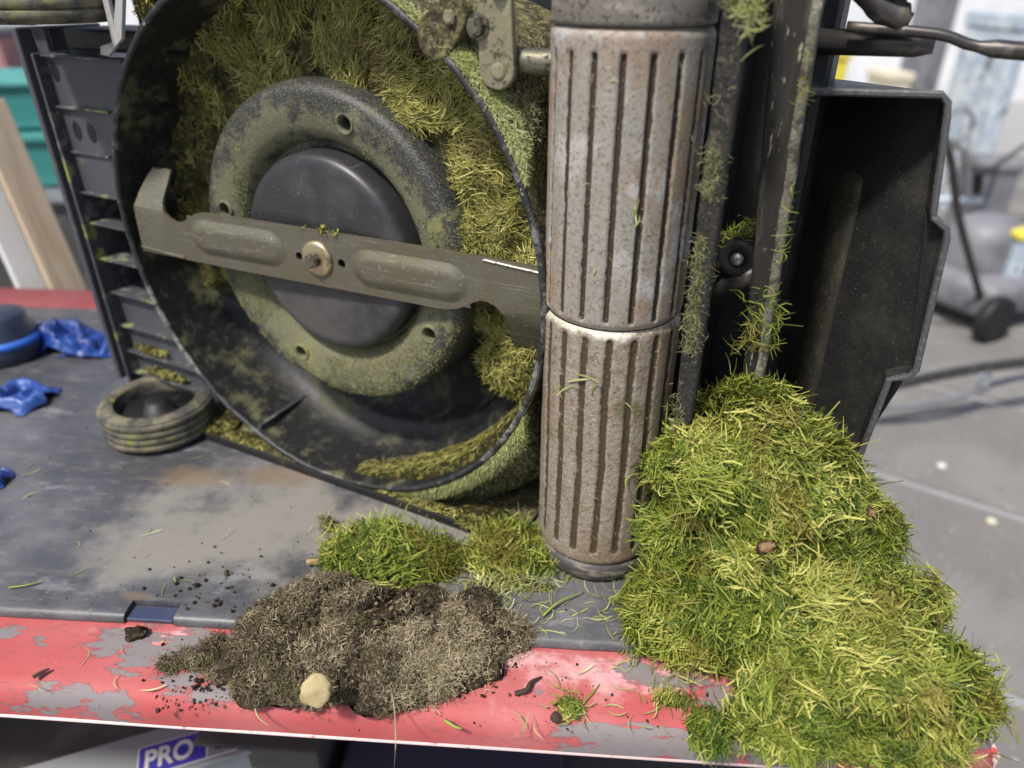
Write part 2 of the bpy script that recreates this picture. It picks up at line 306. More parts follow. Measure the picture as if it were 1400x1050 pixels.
def smooth_path(pts, n=8):
    pts = [Vector(p) for p in pts]; out = []
    P = [pts[0]] + pts + [pts[-1]]
    for i in range(1, len(P) - 2):
        for k in range(n):
            t = k / n; a_, b_, c_, d_ = P[i - 1], P[i], P[i + 1], P[i + 2]
            out.append(.5 * ((2 * b_) + (c_ - a_) * t + (2 * a_ - 5 * b_ + 4 * c_ - d_) * t * t + (3 * b_ - a_ - 3 * c_ + d_) * t ** 3))
    return out + [pts[-1]]
def plate(bm, outline, y0, y1, bevel=0.0, mi=0):
    """an outline in x, z given thickness along y"""
    f0 = bm.faces.new([bm.verts.new((x, y0, z)) for x, z in outline])
    r = bmesh.ops.extrude_face_region(bm, geom=[f0]); vs_ = [g for g in r['geom'] if isinstance(g, bmesh.types.BMVert)]
    for v in vs_: v.co.y = y1
    fixn(bm)
    for f in bm.faces: f.material_index = mi
    if bevel: bmesh.ops.bevel(bm, geom=[e for e in bm.edges if e.is_boundary is False and e.calc_face_angle(0) > R(40)], offset=bevel, segments=2, profile=.5, affect='EDGES')
    return bm
def boolean_cut(o, cutters):
    for c in cutters:
        md = o.modifiers.new('cut', 'BOOLEAN'); md.operation = 'DIFFERENCE'; md.solver = 'EXACT'; md.object = c
    bpy.context.view_layer.update()
    dg = bpy.context.evaluated_depsgraph_get(); me = bpy.data.meshes.new_from_object(o.evaluated_get(dg))
    o.modifiers.clear(); old = o.data; o.data = me
    for c in cutters: bpy.data.objects.remove(c, do_unlink=True)
    return o
def n3(p, s): return mnoise.noise(Vector((p[0] * s, p[1] * s, p[2] * s)))
def hexbolt(name, parent, loc, r=.006, h=.005, m='bolt', washer=None):
    """hexagon head facing -y"""
    bm = bmesh.new()
    hexa = [(r * math.cos(R(60 * i + 12)), r * math.sin(R(60 * i + 12))) for i in range(6)]
    plate(bm, hexa, -h, 0, r * .12)
    lathe(bm, [(0, -h - r * .12), (r * .62, -h - r * .12), (r * .7, -h + .0002)], 'Y', seg=16)
    o = obj(name, bm, m, parent, loc=loc)
    if washer:
        w = lathe(bmesh.new(), [(r * 1.05, -.001), (washer * .95, -.001), (washer, .0002), (washer, .002)], 'Y', seg=28)
        obj('washer', fixn(w), m, o)
    return o

# ------------------------------------------------------------------ strands: thin bent ribbons of grass, all in one mesh
def strands_arrays(P, D, Nn, Ln, Wd, bend, seg=3):
    """P roots, D directions, Nn surface normals (n,3); Ln lengths, Wd widths, bend amount"""
    n = len(P); t = np.linspace(0, 1, seg + 1)
    D = D / np.linalg.norm(D, axis=1, keepdims=True)
    S = np.cross(D, Nn + rng.normal(0, .35, (n, 3))); S /= np.maximum(np.linalg.norm(S, axis=1, keepdims=True), 1e-6)
    Q = np.cross(S, D)
    b1 = (rng.normal(0, 1, n) * bend)[:, None]; b2 = (rng.normal(0, 1, n) * bend)[:, None]
    V = np.empty((n, seg + 1, 2, 3))
    for k, tt in enumerate(t):
        c = P + D * (Ln * (tt - .5))[:, None] + (Q * b1 + S * b2) * (Ln * (tt - .5) ** 2)[:, None]
        w = Wd * (1.0 if 0 < k < seg else (.72 if k == 0 else .22)) * .5
        V[:, k, 0] = c - S * w[:, None]; V[:, k, 1] = c + S * w[:, None]
    verts = V.reshape(-1, 3)
    base = (np.arange(n) * (seg + 1) * 2)[:, None, None]
    q = np.array([[2 * k, 2 * k + 1, 2 * k + 3, 2 * k + 2] for k in range(seg)])[None]
    return verts, (base + q).reshape(-1, 4)
def mesh_from(name, chunks, mats, smooth0=True, tones=None):
    """chunks: (verts, faces list/array, material index)"""
    vv, ff, mi, off = [], [], [], 0
    for v, f, m in chunks:
        v = np.asarray(v, float); f = np.asarray(f, int)
        vv.append(v); ff.append((f + off, m)); off += len(v)
    me = bpy.data.meshes.new(name); verts = np.concatenate(vv)
    loops = np.concatenate([f.reshape(-1) for f, _ in ff]); sizes = np.concatenate([np.full(len(f), f.shape[1]) for f, _ in ff])
    mats_i = np.concatenate([np.full(len(f), m) for f, m in ff])
    me.vertices.add(len(verts)); me.vertices.foreach_set('co', verts.astype(np.float32).reshape(-1))
    me.loops.add(len(loops)); me.loops.foreach_set('vertex_index', loops.astype(np.int32))
    me.polygons.add(len(sizes)); st = np.concatenate([[0], np.cumsum(sizes)[:-1]])
    me.polygons.foreach_set('loop_start', st.astype(np.int32))
    try: me.polygons.foreach_set('loop_total', sizes.astype(np.int32))
    except Exception: pass
    for m in mats: me.materials.append(MAT[m])
    me.polygons.foreach_set('material_index', mats_i.astype(np.int32))
    me.polygons.foreach_set('use_smooth', np.ones(len(sizes), bool))
    if tones is None:                                  # one tone for every strand: pieces are found by their face blocks
        tones = np.full(len(verts), .5); off = 0
        for v, f, m in chunks:
            v = np.asarray(v); f = np.asarray(f)
            if f.shape[1] == 4 and len(v) % 2 == 0 and hasattr(chunks, '__len__'):
                per = 8 if len(f) * 8 == len(v) * 3 else 6 if len(f) * 6 == len(v) * 2 else 0
                if per: tones[off:off + len(v)] = np.repeat(np.clip(rng.normal(.5, .22, len(v) // per), 0, 1), per)
            off += len(v)
    ta = me.attributes.new('tone', 'FLOAT', 'POINT'); ta.data.foreach_set('value', np.asarray(tones, np.float32))
    me.update(calc_edges=True)
    return me
def ico(sub):
    bm = bmesh.new(); bmesh.ops.create_icosphere(bm, subdivisions=sub, radius=1)
    v = np.array([x.co[:] for x in bm.verts]); f = np.array([[q.index for q in fc.verts] for fc in bm.faces]); bm.free(); return v, f
ICO3, ICO4 = ico(3), ico(4)
def vnoise(P, s, seed=0.0):
    return np.array([mnoise.noise(Vector((p[0] * s + seed, p[1] * s - seed, p[2] * s + 2 * seed))) for p in P])
def heap_mesh(name, blobs, count, length, width, mats, zmin=-.004, bump=.10, lift=.35, flow_s=18, bend=.8, jit=.004, seg=3, extra=(), clump=.011, per=70, relief=.010, spread=.5, tone_sd=.2, core=.93, lumps=0, gaps=0.0, tone_s=30, tone_x=None, tone0=.44):
    """a heap of strands over lumpy cores, laid in matted tufts of their own direction and tone. blobs: (centre, radii)"""
    chunks = []; main = list(blobs); blobs = list(blobs)
    for c0, r0 in main:                                # smaller lumps breaking up each main one
        for k in range(lumps):
            u = rng.normal(size=3); u /= np.linalg.norm(u); u[2] = abs(u[2]) * .9 + .05; u[1] -= .3
            q = np.array(c0[:]) + u / np.linalg.norm(u) * np.array(r0) * rng.uniform(.72, .92); m_ = min(r0) * rng.uniform(.28, .50)
            blobs.append((Vector(q), (m_ * rng.uniform(.8, 1.5), m_ * rng.uniform(.8, 1.2), m_ * rng.uniform(.6, 1))))
    C_ = np.array([b[0][:] for b in blobs]); Rr = np.array([b[1] for b in blobs])
    def disp(P): return 1 + bump * vnoise(P, 17) + bump * .8 * vnoise(P, 42, 3)
    iv, jf = ICO4
    for c, r in zip(C_, Rr):
        p = c + iv * r; p = c + iv * r * (disp(p) * core)[:, None]; p[:, 2] = np.maximum(p[:, 2], zmin)
        chunks.append((p, jf, 0))
    nc = max(3, count // per)
    def surface(m, gap, f):
        pts, nrm, got = [], [], 0
        while got < m:
            k = rng.choice(len(blobs), size=m, p=w)
            u = rng.normal(size=(m, 3)); u /= np.linalg.norm(u, axis=1, keepdims=True); u[:, 2] = np.where(u[:, 2] < -.3, -u[:, 2], u[:, 2])
            p = C_[k] + u * Rr[k]; p = C_[k] + u * Rr[k] * (f * disp(p))[:, None]
            ok = p[:, 2] > zmin
            for j in range(len(blobs)):
                q = ((p - C_[j]) / Rr[j]); ok &= ((q ** 2).sum(1) > .80 * f * f) | (k == j)
            nn = u / Rr[k]; nn /= np.linalg.norm(nn, axis=1, keepdims=True)
            if gap: ok &= vnoise(p, 30, 31) + .5 * vnoise(p, 75, 5) > gap
            ok &= (nn @ np.array([0, .80, -.35])) < .62        # nothing is needed on the far underside
            pts.append(p[ok]); nrm.append(nn[ok]); got += ok.sum()
        return np.concatenate(pts)[:m], np.concatenate(nrm)[:m]
    area = (Rr[:, 0] * Rr[:, 1] + Rr[:, 0] * Rr[:, 2] + Rr[:, 1] * Rr[:, 2]); w = area / area.sum()
    PC, NC = surface(nc, gaps, 1.0)
    FC = np.stack([vnoise(PC, flow_s, 1), vnoise(PC, flow_s, 7), vnoise(PC, flow_s, 13)], 1) * 1.6 + rng.normal(0, .7, PC.shape)
    TC = FC - (FC * NC).sum(1, keepdims=True) * NC; TC /= np.maximum(np.linalg.norm(TC, axis=1, keepdims=True), 1e-5)
    HC = rng.uniform(-.35, 1, nc) ** 3 * relief; tone_c = np.clip(tone0 + rng.normal(0, tone_sd, nc) + .35 * vnoise(PC, tone_s, 21) + 12 * HC + (0 if tone_x is None else np.clip((PC[:, 0] - tone_x[0]) * tone_x[1], -.35, .30)), .02, .98); rc = clump * rng.uniform(.6, 1.5, nc)  # raised tufts get a lighter tone
    idx = np.repeat(np.arange(nc), per); n = len(idx); Nn = NC[idx]
    off = rng.normal(0, 1, (n, 3)) * rc[idx][:, None]; off -= (off * Nn).sum(1, keepdims=True) * Nn
    rho2 = (off ** 2).sum(1) / (rc[idx] ** 2)
    P = PC[idx] + off + Nn * (HC[idx] * np.exp(-rho2 * .5) + rng.uniform(-jit, jit, n) - .25 * (off ** 2).sum(1) / .05)[:, None]
    T = TC[idx] + rng.normal(0, spread, (n, 3)); T -= (T * Nn).sum(1, keepdims=True) * Nn; T /= np.maximum(np.linalg.norm(T, axis=1, keepdims=True), 1e-5)
    D = T + Nn * rng.normal(0, lift, n)[:, None]
    Ln = rng.uniform(length[0], length[1], n) * rng.choice([.55, 1, 1, 1.3], n); Wd = rng.uniform(width[0], width[1], n)
    P[:, 2] = np.maximum(P[:, 2], zmin + .001)
    v, f = strands_arrays(P, D, Nn, Ln, Wd, bend, seg); v[:, 2] = np.maximum(v[:, 2], zmin)
    nb = int(count * .35)                              # pieces pressed into the core, darkened to paint shade into the gaps
    PB, NB = surface(nb, 0, core + .03); TB = np.cross(NB, rng.normal(size=(nb, 3))); TB /= np.maximum(np.linalg.norm(TB, axis=1, keepdims=True), 1e-5)
    vb, fb = strands_arrays(PB, TB + NB * rng.normal(0, .2, nb)[:, None], NB, rng.uniform(length[0], length[1], nb) * .9, rng.uniform(width[0], width[1], nb), bend, seg); vb[:, 2] = np.maximum(vb[:, 2], zmin)
    tb_ = np.clip(rng.normal(tone0 * .5, .14, nb), 0, 1)
    nv = sum(len(c_[0]) for c_ in chunks); tn = np.clip(tone_c[idx] + rng.normal(0, .17, n), 0, 1)
    chunks.append((v, f, 1)); chunks.append((vb, fb, 1)); chunks += list(extra); ne = sum(len(e_[0]) for e_ in extra)
    return mesh_from(name, chunks, mats, tones=np.concatenate([np.full(nv, .5), np.repeat(tn, (seg + 1) * 2), np.repeat(tb_, (seg + 1) * 2), np.full(ne, .5)]))
def single_strand(name, pts, w, m, label, cat, group=None, up=(0, 0, 1)):
    pts = smooth_path(pts, 5); bm = bmesh.new(); rows = []
    n = len(pts)
    for i, p in enumerate(pts):
        t = (pts[min(i + 1, n - 1)] - pts[max(i - 1, 0)]).normalized(); s = t.cross(Vector(up)).normalized(); q = s.cross(t)
        k = w * (1 - .75 * (i / (n - 1)) ** 3) * .5
        rows.append([bm.verts.new(p + s * k), bm.verts.new(p + q * k * .5), bm.verts.new(p - s * k), bm.verts.new(p - q * k * .4)])
    for a_, b_ in zip(rows, rows[1:]):
        for k in range(4): bm.faces.new((a_[k], a_[(k + 1) % 4], b_[(k + 1) % 4], b_[k]))
    bm.faces.new(rows[0]); bm.faces.new(rows[-1][::-1])
    pr = dict(label=label, category=cat)
    if group: pr['group'] = group
    return obj(name, fixn(bm), m, None, True, **pr)

# ================================================================== FLOOR AND BENCH
FLOOR_Z = -.78
MAT['joint'] = M('pale joint mortar', (.30, .30, .30), .9, layers=[dict(k='noise', s=9, lo=.45, hi=.65, c=(.28, .28, .28))])
MAT['slab'] = M('grey concrete slab', (.17, .16, .15), .85, layers=[
    dict(k='noise', s=2.2, d=6, lo=.4, hi=.68, c=(.22, .21, .195)), dict(k='noise', s=12, d=6, lo=.58, hi=.72, c=(.15, .14, .13), amt=.7),
    dict(k='noise', s=60, d=4, lo=.62, hi=.7, c=(.36, .34, .31))], bump=[(50, .3, .004)])
floor = obj('floor', B(-12, 14, -3, 26, FLOOR_Z - .2, FLOOR_Z), 'joint', kind='structure')
sx, sy, gap = .62, .62, .035
me_slab = None
c0, s0_ = math.cos(R(-34)), math.sin(R(-34))
for i in range(-2, 9):
    for j in range(-3, 9):
        u, v = i * (sx + gap), j * (sy + gap)
        x, y = 1.05 + u * c0 - v * s0_, 1.30 + u * s0_ + v * c0
        if not (-.2 < x < 5 and .2 < y < 6 and x > .2 * y - .4): continue
        if me_slab is None:
            o = obj('paving_slab', B(-sx / 2, sx / 2, -sy / 2, sy / 2, 0, .008, .003), 'slab', floor); me_slab = o.data
        else: o = link(bpy.data.objects.new('paving_slab', me_slab), floor)
        o.location = (x, y, FLOOR_Z + .001); o.rotation_euler = (0, 0, R(-34))

ZR = -.009                                        # the red steel top lies a mat's thickness lower
BA = R(-4.1)
corner = ground(1360, 1047, ZR - .012)
bench = empty('workbench', (corner.x, corner.y, 0), (0, 0, BA), label='red enamelled steel workbench with worn grey patches along its front edge', category='workbench')
WL, WD = 1.9, .80
bm = bmesh.new()                                  # top sheet with a rolled front lip: profile in y,z swept along x
prof = [(WD, ZR - .004), (WD, ZR), (.55, ZR), (.30, ZR), (.12, ZR), (.035, ZR), (.016, ZR - .0012), (.008, ZR - .004), (.003, ZR - .009), (0, ZR - .016), (0, ZR - .030)]
xs = [-WL + WL * i / 60 for i in range(61)]
rows = [[bm.verts.new((x, y + .0008 * n3((x, y, 1), 9), z + (.0010 * n3((x, y, 0), 14) if y < .1 else 0))) for y, z in prof] for x in xs]
for a_, b_ in zip(rows, rows[1:]):
    for k in range(len(prof) - 1): bm.faces.new((a_[k], a_[k + 1], b_[k + 1], b_[k]))
bm.faces.new(rows[-1])
obj('bench_top', fixn(bm), 'red', bench, True)
bm = bmesh.new(); tube(bm, [(-WL, .0005, ZR - .0305), (-1.2, .0005, ZR - .0305), (-.6, .0002, ZR - .0305), (0, .0005, ZR - .0305)], .0016, 8)
obj('pale_lip', bm, 'red_edge', bench, True)
obj('side_lip', B(-.0015, .0035, .002, WD, ZR - .028, ZR - .0035, .0015), 'red_edge', bench)
MAT['grey_paint'] = M('grey painted steel', (.14, .145, .15), .5, layers=[dict(k='noise', s=12, lo=.5, hi=.7, c=(.10, .10, .10))])
MAT['dark_steel'] = M('dark shelf steel', (.05, .048, .046), .6, layers=[dict(k='noise', s=9, lo=.45, hi=.7, c=(.10, .095, .085))])
for x in (-WL + .03, -.03 - .05):
    for y in (.05, WD - .08): obj('leg', B(x, x + .05, y, y + .05, FLOOR_Z + .001, ZR - .006, .004), 'dark_steel', bench)
obj('lower_shelf', B(-WL + .02, -.02, .06, WD - .02, -.52, -.50, .003), 'dark_steel', bench)

# the mat, with a small notch in its front lip
notchL, notchR = -.689, -.645
mx0, mx1, my0, my1 = -1.86, -.048, .071, .70
mat = empty('rubber_mat', (corner.x, corner.y, 0), (0, 0, BA), label='black rubber mat with dried mud stain lying on the workbench', category='mat')
def mat_lip(x0, x1):
    bm = bmesh.new(); y0, y1 = my0, my0 + .019
    prof = [(y0 + .004, ZR + .0006), (y0, ZR + .0012), (y0, ZR + .003), (y0 + .0015, ZR + .0065), (y0 + .005, -.0006), (y0 + .010, 0), (y1, 0), (y1, ZR + .0006)]
    nx = max(2, int((x1 - x0) / .03)); rws = []
    for i in range(nx + 1):
        x = x0 + (x1 - x0) * i / nx
        rws.append([bm.verts.new((x, y + (.0012 * n3((x, 3, 0), 7) if y < y1 else 0), z)) for y, z in prof])
    for a_, b_ in zip(rws, rws[1:]):
        for k in range(len(prof) - 2): bm.faces.new((a_[k], a_[k + 1], b_[k + 1], b_[k]))
    bm.faces.new(rws[0]); bm.faces.new(rws[-1])
    return obj('mat_lip', fixn(bm), 'mat', mat, 40)
bm = bmesh.new(); ys_ = [my0 + .019, .2, .45, my1]
rws = [[bm.verts.new((x, y, 0)) for y in ys_] for x in (mx0, notchL, notchR, mx1)]
for a_, b_ in zip(rws, rws[1:]):
    for k in range(len(ys_) - 1): bm.faces.new((a_[k], b_[k], b_[k + 1], a_[k + 1]))
w0 = [bm.verts.new((x, my0 + .019, ZR + .0006)) for x in (notchL, notchR)]; bm.faces.new((w0[0], w0[1], rws[2][0], rws[1][0]))
w1 = [bm.verts.new((mx1, y, ZR + .0006)) for y in (my0 + .019, my1)]; bm.faces.new((rws[3][0], w1[0], w1[1], rws[3][3]))
obj('mat_sheet', bm, 'mat', mat)
mat_lip(mx0, notchL); mat_lip(notchR, mx1)
obj('metal_strip', B(notchL + .0015, notchR - .0015, my0 + .002, my0 + .018, ZR + .0007, ZR + .0045, .001), 'clip', mat)

# ================================================================== MOWER (lying on its side, underside to the viewer)
MO = ground(640, 720); MB = R(-27.3)
mower = empty('lawn_mower', (MO.x, MO.y, 0), (0, 0, MB), label='black rotary lawn mower tipped on its side, blade and ribbed roller showing', category='lawn mower')
# local axes: x along the deck to the right, y into the deck, z up from the mat
CS, CZ, RH = -.165, .2450, .2425
HS, HZ = -.160, .247                              # spindle
# --- housing
bm = bmesh.new()
lathe(bm, [(RH - .0025, .0), (RH - .003, .02), (RH - .006, .055), (RH - .012, .085), (RH - .024, .092), (RH - .030, .096), (RH - .034, .125), (.10, .13)], 'Y', (CS, 0, CZ), 160)
lathe(bm, [(RH + .0025, .0), (RH + .0025, .135)], 'Y', (CS, 0, CZ), 160)
fixn(bm)
for v in bm.verts:
    k = n3((v.co.x, v.co.y, v.co.z), 12) * .0014; v.co.x += k; v.co.z += k
housing = obj('deck_housing', bm, 'housing', mower, True)
bm = bmesh.new()
lathe(bm, [(RH - .0030, .0015), (RH - .0026, -.0012), (RH - .0005, -.002), (RH + .0022, -.0012), (RH + .0030, .0015)], 'Y', (CS, 0, CZ), 220)
for v in bm.verts:
    k = n3((v.co.x, 0, v.co.z), 60) * .0007 + n3((v.co.x, 0, v.co.z), 12) * .0014; v.co.x += k; v.co.z += k; v.co.y += n3((v.co.x, 4, v.co.z), 90) * .0008
obj('rim', fixn(bm), 'rim_edge', housing, True)
bm = B(-.0015, .0015, .004, .085, 0, .012)          # the cast web seen on the lower left wall
for v in bm.verts: v.co.z -= .004
o = obj('cast_web', bm, 'skirt_edge', housing); t = R(243)
o.location = (CS + (RH - .004) * math.cos(t), 0, CZ + (RH - .004) * math.sin(t)); o.rotation_euler = (0, -(t - R(90)) + math.pi, 0)
# outer shell beyond the rim on the roller side, kept clear of the roller
def shell_out(t, w):
    w *= 1 - .62 * min(1, max(0, (t - R(38)) / R(22))); c = math.cos(t); lim = (.060 - CS) / c if c > .05 else 9
    return max(RH + .003, min(RH + w, lim))
bm = bmesh.new(); rows = []
for i in range(151):
    t = R(-88 + 176 * i / 150); row = []
    for w, d in ((.002, .0005), (.007, -.0005), (.013, .002), (.020, .010), (.032, .024), (.048, .045), (.062, .075), (.066, .12)):
        r = shell_out(t, w) + .0016 * n3((t * 3, w * 90, 0), 4) * (w > .004); row.append(bm.verts.new((CS + r * math.cos(t), d, CZ + r * math.sin(t))))
    rows.append(row)
for a_, b_ in zip(rows, rows[1:]):
    for k in range(len(a_) - 1): bm.faces.new((a_[k], a_[k + 1], b_[k + 1], b_[k]))
bmesh.ops.remove_doubles(bm, verts=bm.verts, dist=1e-5)
shell = obj('outer_shell', fixn(bm), 'fuzzed_shell', mower, True)
# flange that rests on the mat, and the dark body behind the housing
obj('base_flange', B(-.40, .055, -.005, .14, .0012, .0055, .001), 'fuzzed_shell', mower)
obj('base_edge', B(-.402, .058, -.009, -.0055, .0012, .010, .001), 'black', mower)
obj('deck_body', B(-.40, .238, .136, .20, .004, .56, .01), 'black', mower)
obj('deck_body', B(.068, .185, .09, .135, .004, .56, .004), 'black', mower)
obj('deck_body', B(-.02, .066, .08, .135, .40, .56, .004), 'black', mower)

# --- spindle ring with four holes
prof = [(.080, .054), (.100, .048), (.1035, .042), (.108, .0355), (.116, .0310), (.142, .0270), (.1475, .0285), (.1515, .033), (.1535, .044), (.156, .13)]
bm = lathe(bmesh.new(), prof + [(.145, .13), (.145, .070), (.08, .070)], 'Y', (0, 0, 0), 144, close=True); fixn(bm)
ring = obj('spindle_ring', bm, 'ring', mower, 40, loc=(HS - .004, 0, HZ))
bpy.context.view_layer.update()
cuts = []
for ang in (72, -28, 168, 246):
    c = lathe(bmesh.new(), [(0, .02), (.0065, .02), (.0065, .09), (0, .09)], 'Y', (HS - .004 + .127 * math.cos(R(ang)), 0, HZ + .127 * math.sin(R(ang))), 20)
    bmesh.ops.remove_doubles(c, verts=c.verts, dist=1e-6); fixn(c)
    c = obj('cutter', c, 'black'); c.matrix_world = Matrix.LocRotScale(mower.location, mower.rotation_euler, None); cuts.append(c)
boolean_cut(ring, cuts)
for ang in (72, -28, 168, 246):
    b = lathe(bmesh.new(), [(.0064, .032), (.0075, .0275), (.0092, .0280), (.0100, .0315)], 'Y', (.127 * math.cos(R(ang)), 0, .127 * math.sin(R(ang))), 24)
    obj('hole_lip', fixn(b), 'ring', ring, True)
# --- friction disc
bm = lathe(bmesh.new(), [(0, .0215), (.05, .0213), (.083, .0205), (.0885, .0212), (.0925, .0240), (.0945, .029), (.0950, .062)], 'Y', (0, 0, 0), 128)
bmesh.ops.remove_doubles(bm, verts=bm.verts, dist=1e-6)
disc = obj('friction_disc', fixn(bm), 'disc', mower, True, loc=(HS, 0, HZ))
# --- blade
half = [(0, .027), (.100, .0272), (.16, .0266), (.205, .0256), (.222, .0250), (.2215, .010), (.2205, -.012), (.2200, -.022), (.2165, -.036), (.2110, -.048), (.2040, -.0585), (.1970, -.0575), (.1895, -.0590), (.1805, -.0575), (.1815, -.046), (.1835, -.036), (.1835, -.028),
        (.180, -.0205), (.175, -.0155), (.168, -.0125), (.161, -.0122), (.154, -.0155), (.147, -.0200), (.139, -.0240), (.130, -.0262), (.115, -.027)]
half = [(x * 1.045, z) for x, z in half]; out = half + [(-x, -z) for x, z in half]
bm = bmesh.new(); f0 = bm.faces.new([bm.verts.new((x, 0, z)) for x, z in out])
for (pc, pn) in (((0, 0, -.022), (0, 0, 1)), ((0, 0, .022), (0, 0, 1)), ((0, 0, -.034), (0, 0, 1)), ((0, 0, .034), (0, 0, 1)), ((.165, 0, 0), (1, 0, 0)), ((-.165, 0, 0), (1, 0, 0))):
    bmesh.ops.bisect_plane(bm, geom=bm.verts[:] + bm.edges[:] + bm.faces[:], plane_co=pc, plane_no=pn)
bmesh.ops.triangulate(bm, faces=bm.faces[:])
for v in bm.verts:                                # the sails at both ends are bent back into the deck
    k = v.co.z * (1 if v.co.x < 0 else -1)
    if abs(v.co.x) > .17 and k > .021: v.co.y += (k - .021) * .55
    k2 = -k                                        # the ground cutting edge
    if abs(v.co.x) > .17 and k2 > .02: v.co.y += .0
g = bmesh.ops.extrude_face_region(bm, geom=bm.faces[:])
for v in [e for e in g['geom'] if isinstance(e, bmesh.types.BMVert)]: v.co.y += .0032
fixn(bm)
blade = obj('blade', bm, 'blade', mower, 30, loc=(HS + .001, .0115, HZ + .002), rot=(0, 0, R(2.6)))
bpy.context.view_layer.update()
cuts = []
for x in (-.0215, .0265):
    c = lathe(bmesh.new(), [(0, -.02), (.0042, -.02), (.0042, .02), (0, .02)], 'Y', (x, 0, -.001), 18); bmesh.ops.remove_doubles(c, verts=c.verts, dist=1e-6); fixn(c)
    c = obj('cutter', c, 'black'); c.matrix_world = blade.matrix_world; cuts.append(c)
boolean_cut(blade, cuts)
def rib(x0, x1, z0, z1, h):
    bm = bmesh.new(); nx, nz = 40, 14; rows = []
    for i in range(nx + 1):
        row = []
        for j in range(nz + 1):
            u, v = i / nx, j / nz; x = x0 + (x1 - x0) * u; z = z0 + (z1 - z0) * v
            L_ = (x1 - x0) / 2; W_ = (z1 - z0) / 2
            ex = max(0, abs(x - (x0 + x1) / 2) - (L_ - W_ * 1.1)) / (W_ * 1.1); ez = abs(v - .5) * 2
            r = min(1, math.hypot(ex, ez)) if ex > 0 else ez
            k = 1 - min(1, max(0, (r - .38) / .62)); k = k * k * (3 - 2 * k)
            row.append(bm.verts.new((x, .0002 - h * k + (.0006 if k <= 0 else 0), z)))
        rows.append(row)
    for a_, b_ in zip(rows, rows[1:]):
        for k in range(nz): bm.faces.new((a_[k], a_[k + 1], b_[k + 1], b_[k]))
    return fixn(bm)
obj('pressed_rib', rib(.036, .158, -.0215, .0185, .0044), 'blade', blade, True); obj('pressed_rib', rib(-.158, -.036, -.0185, .0215, .0044), 'blade', blade, True)
bm = bmesh.new(); pts = [(x, -.0006, .0262 - .0007 * max(0, x - .15) / .01 + .0005 * n3((x, 0, 0), 300)) for x in [.172 + .0595 * i / 40 for i in range(41)]]
tube(bm, pts, .0011, 6); obj('cutting_edge', bm, 'bright_steel', blade)
bm = bmesh.new(); tube(bm, [(-x, y, -z) for x, y, z in pts], .0011, 6); obj('cutting_edge', bm, 'blade', blade)
w_ = lathe(bmesh.new(), [(0, -.0035), (.0135, -.0035), (.0160, -.0028), (.0170, -.0012), (.0170, 0)], 'Y', seg=40); bmesh.ops.remove_doubles(w_, verts=w_.verts, dist=1e-6)
obj('washer', fixn(w_), 'zinc', blade, True)
hexbolt('bolt', blade, (-.001, -.0035, 0), .0076, .0065, 'bolt')

# --- roller: two ribbed drums
RX, RY, RR = .1215, .033, .0540
def drum(z0, z1, g0, g1, gw, gd, ph, lip_top=False, wob=0.0):
    n = 18 * 16; nz = 110; V = np.empty((nz + 1, n, 3)); G = np.zeros((nz + 1, n)); E = np.zeros((nz + 1, n))
    for j in range(nz + 1):
        tz = j / nz; z = z0 + (z1 - z0) * tz
        e = min(z - z0, z1 - z); rnd = .0035 * (1 - min(1, e / .006)) ** 2
        for i in range(n):
            t = 2 * math.pi * i / n; ph_ = ((t + ph + wob * math.sin(z * 40)) / (2 * math.pi) * 18) % 1.0 - .5
            ax = ph_ * 2 * math.pi / 18 * RR                       # metres from the groove's centre line
            az = max(0, g0 - z, z - g1)
            k = math.hypot(ax, az) / (gw / 2) if az > 0 else abs(ax) / (gw / 2)
            g = 1 - min(1, max(0, (k - .55) / .75)); g = g * g * (3 - 2 * g)
            r = RR - rnd - gd * g
            V[j, i] = (r * math.cos(t), r * math.sin(t), z); G[j, i] = g
            E[j, i] = max(0, 1 - (z1 - z) / .010) if lip_top else 0
    verts = V.reshape(-1, 3)
    f = np.array([[j * n + i, j * n + (i + 1) % n, (j + 1) * n + (i + 1) % n, (j + 1) * n + i] for j in range(nz) for i in range(n)])
    return verts, f, G.reshape(-1), E.reshape(-1)
def drum_obj(name, m, parent, *a, **k):
    v, f, g, e = drum(*a, **k); me = mesh_from(name, [(v, f, 0)], [m])
    for nm, arr in (('groove', g), ('edge', e)):
        at_ = me.attributes.new(nm, 'FLOAT', 'POINT'); at_.data.foreach_set('value', arr.astype(np.float32))
    o = bpy.data.objects.new(name, me); return link(o, parent)
roller = empty('roller', (RX, RY, 0), parent=mower)
drum_obj('roller_drum', 'roller', roller, .2505, .449, .2585, .4335, .0044, .0030, 0.10)
drum_obj('roller_drum', 'roller_low', roller, .0225, .2495, .040, .241, .0064, .0018, 0.02, True, .012)
obj('roller_cap', fixn(lathe(bmesh.new(), [(.010, .003), (.047, .003), (.0520, .005), (.0536, .009), (.0538, .0222), (.03, .0226)], 'Z', seg=96)), 'roller_cap', roller, True)
obj('roller_core', fixn(lathe(bmesh.new(), [(.046, .0222), (.046, .46)], 'Z', seg=48)), 'roller_cap', roller, True)
obj('roller_cap', fixn(lathe(bmesh.new(), [(.04, .4495), (.0532, .4497), (.0538, .452), (.0538, .490), (.05, .492), (0, .492)], 'Z', seg=96)), 'roller_top', roller, True)
MAT['axle'] = MAT['steel_tube']
obj('axle', fixn(lathe(bmesh.new(), [(.009, .0013), (.009, .02)], 'Z', seg=20)), 'axle', roller, True)

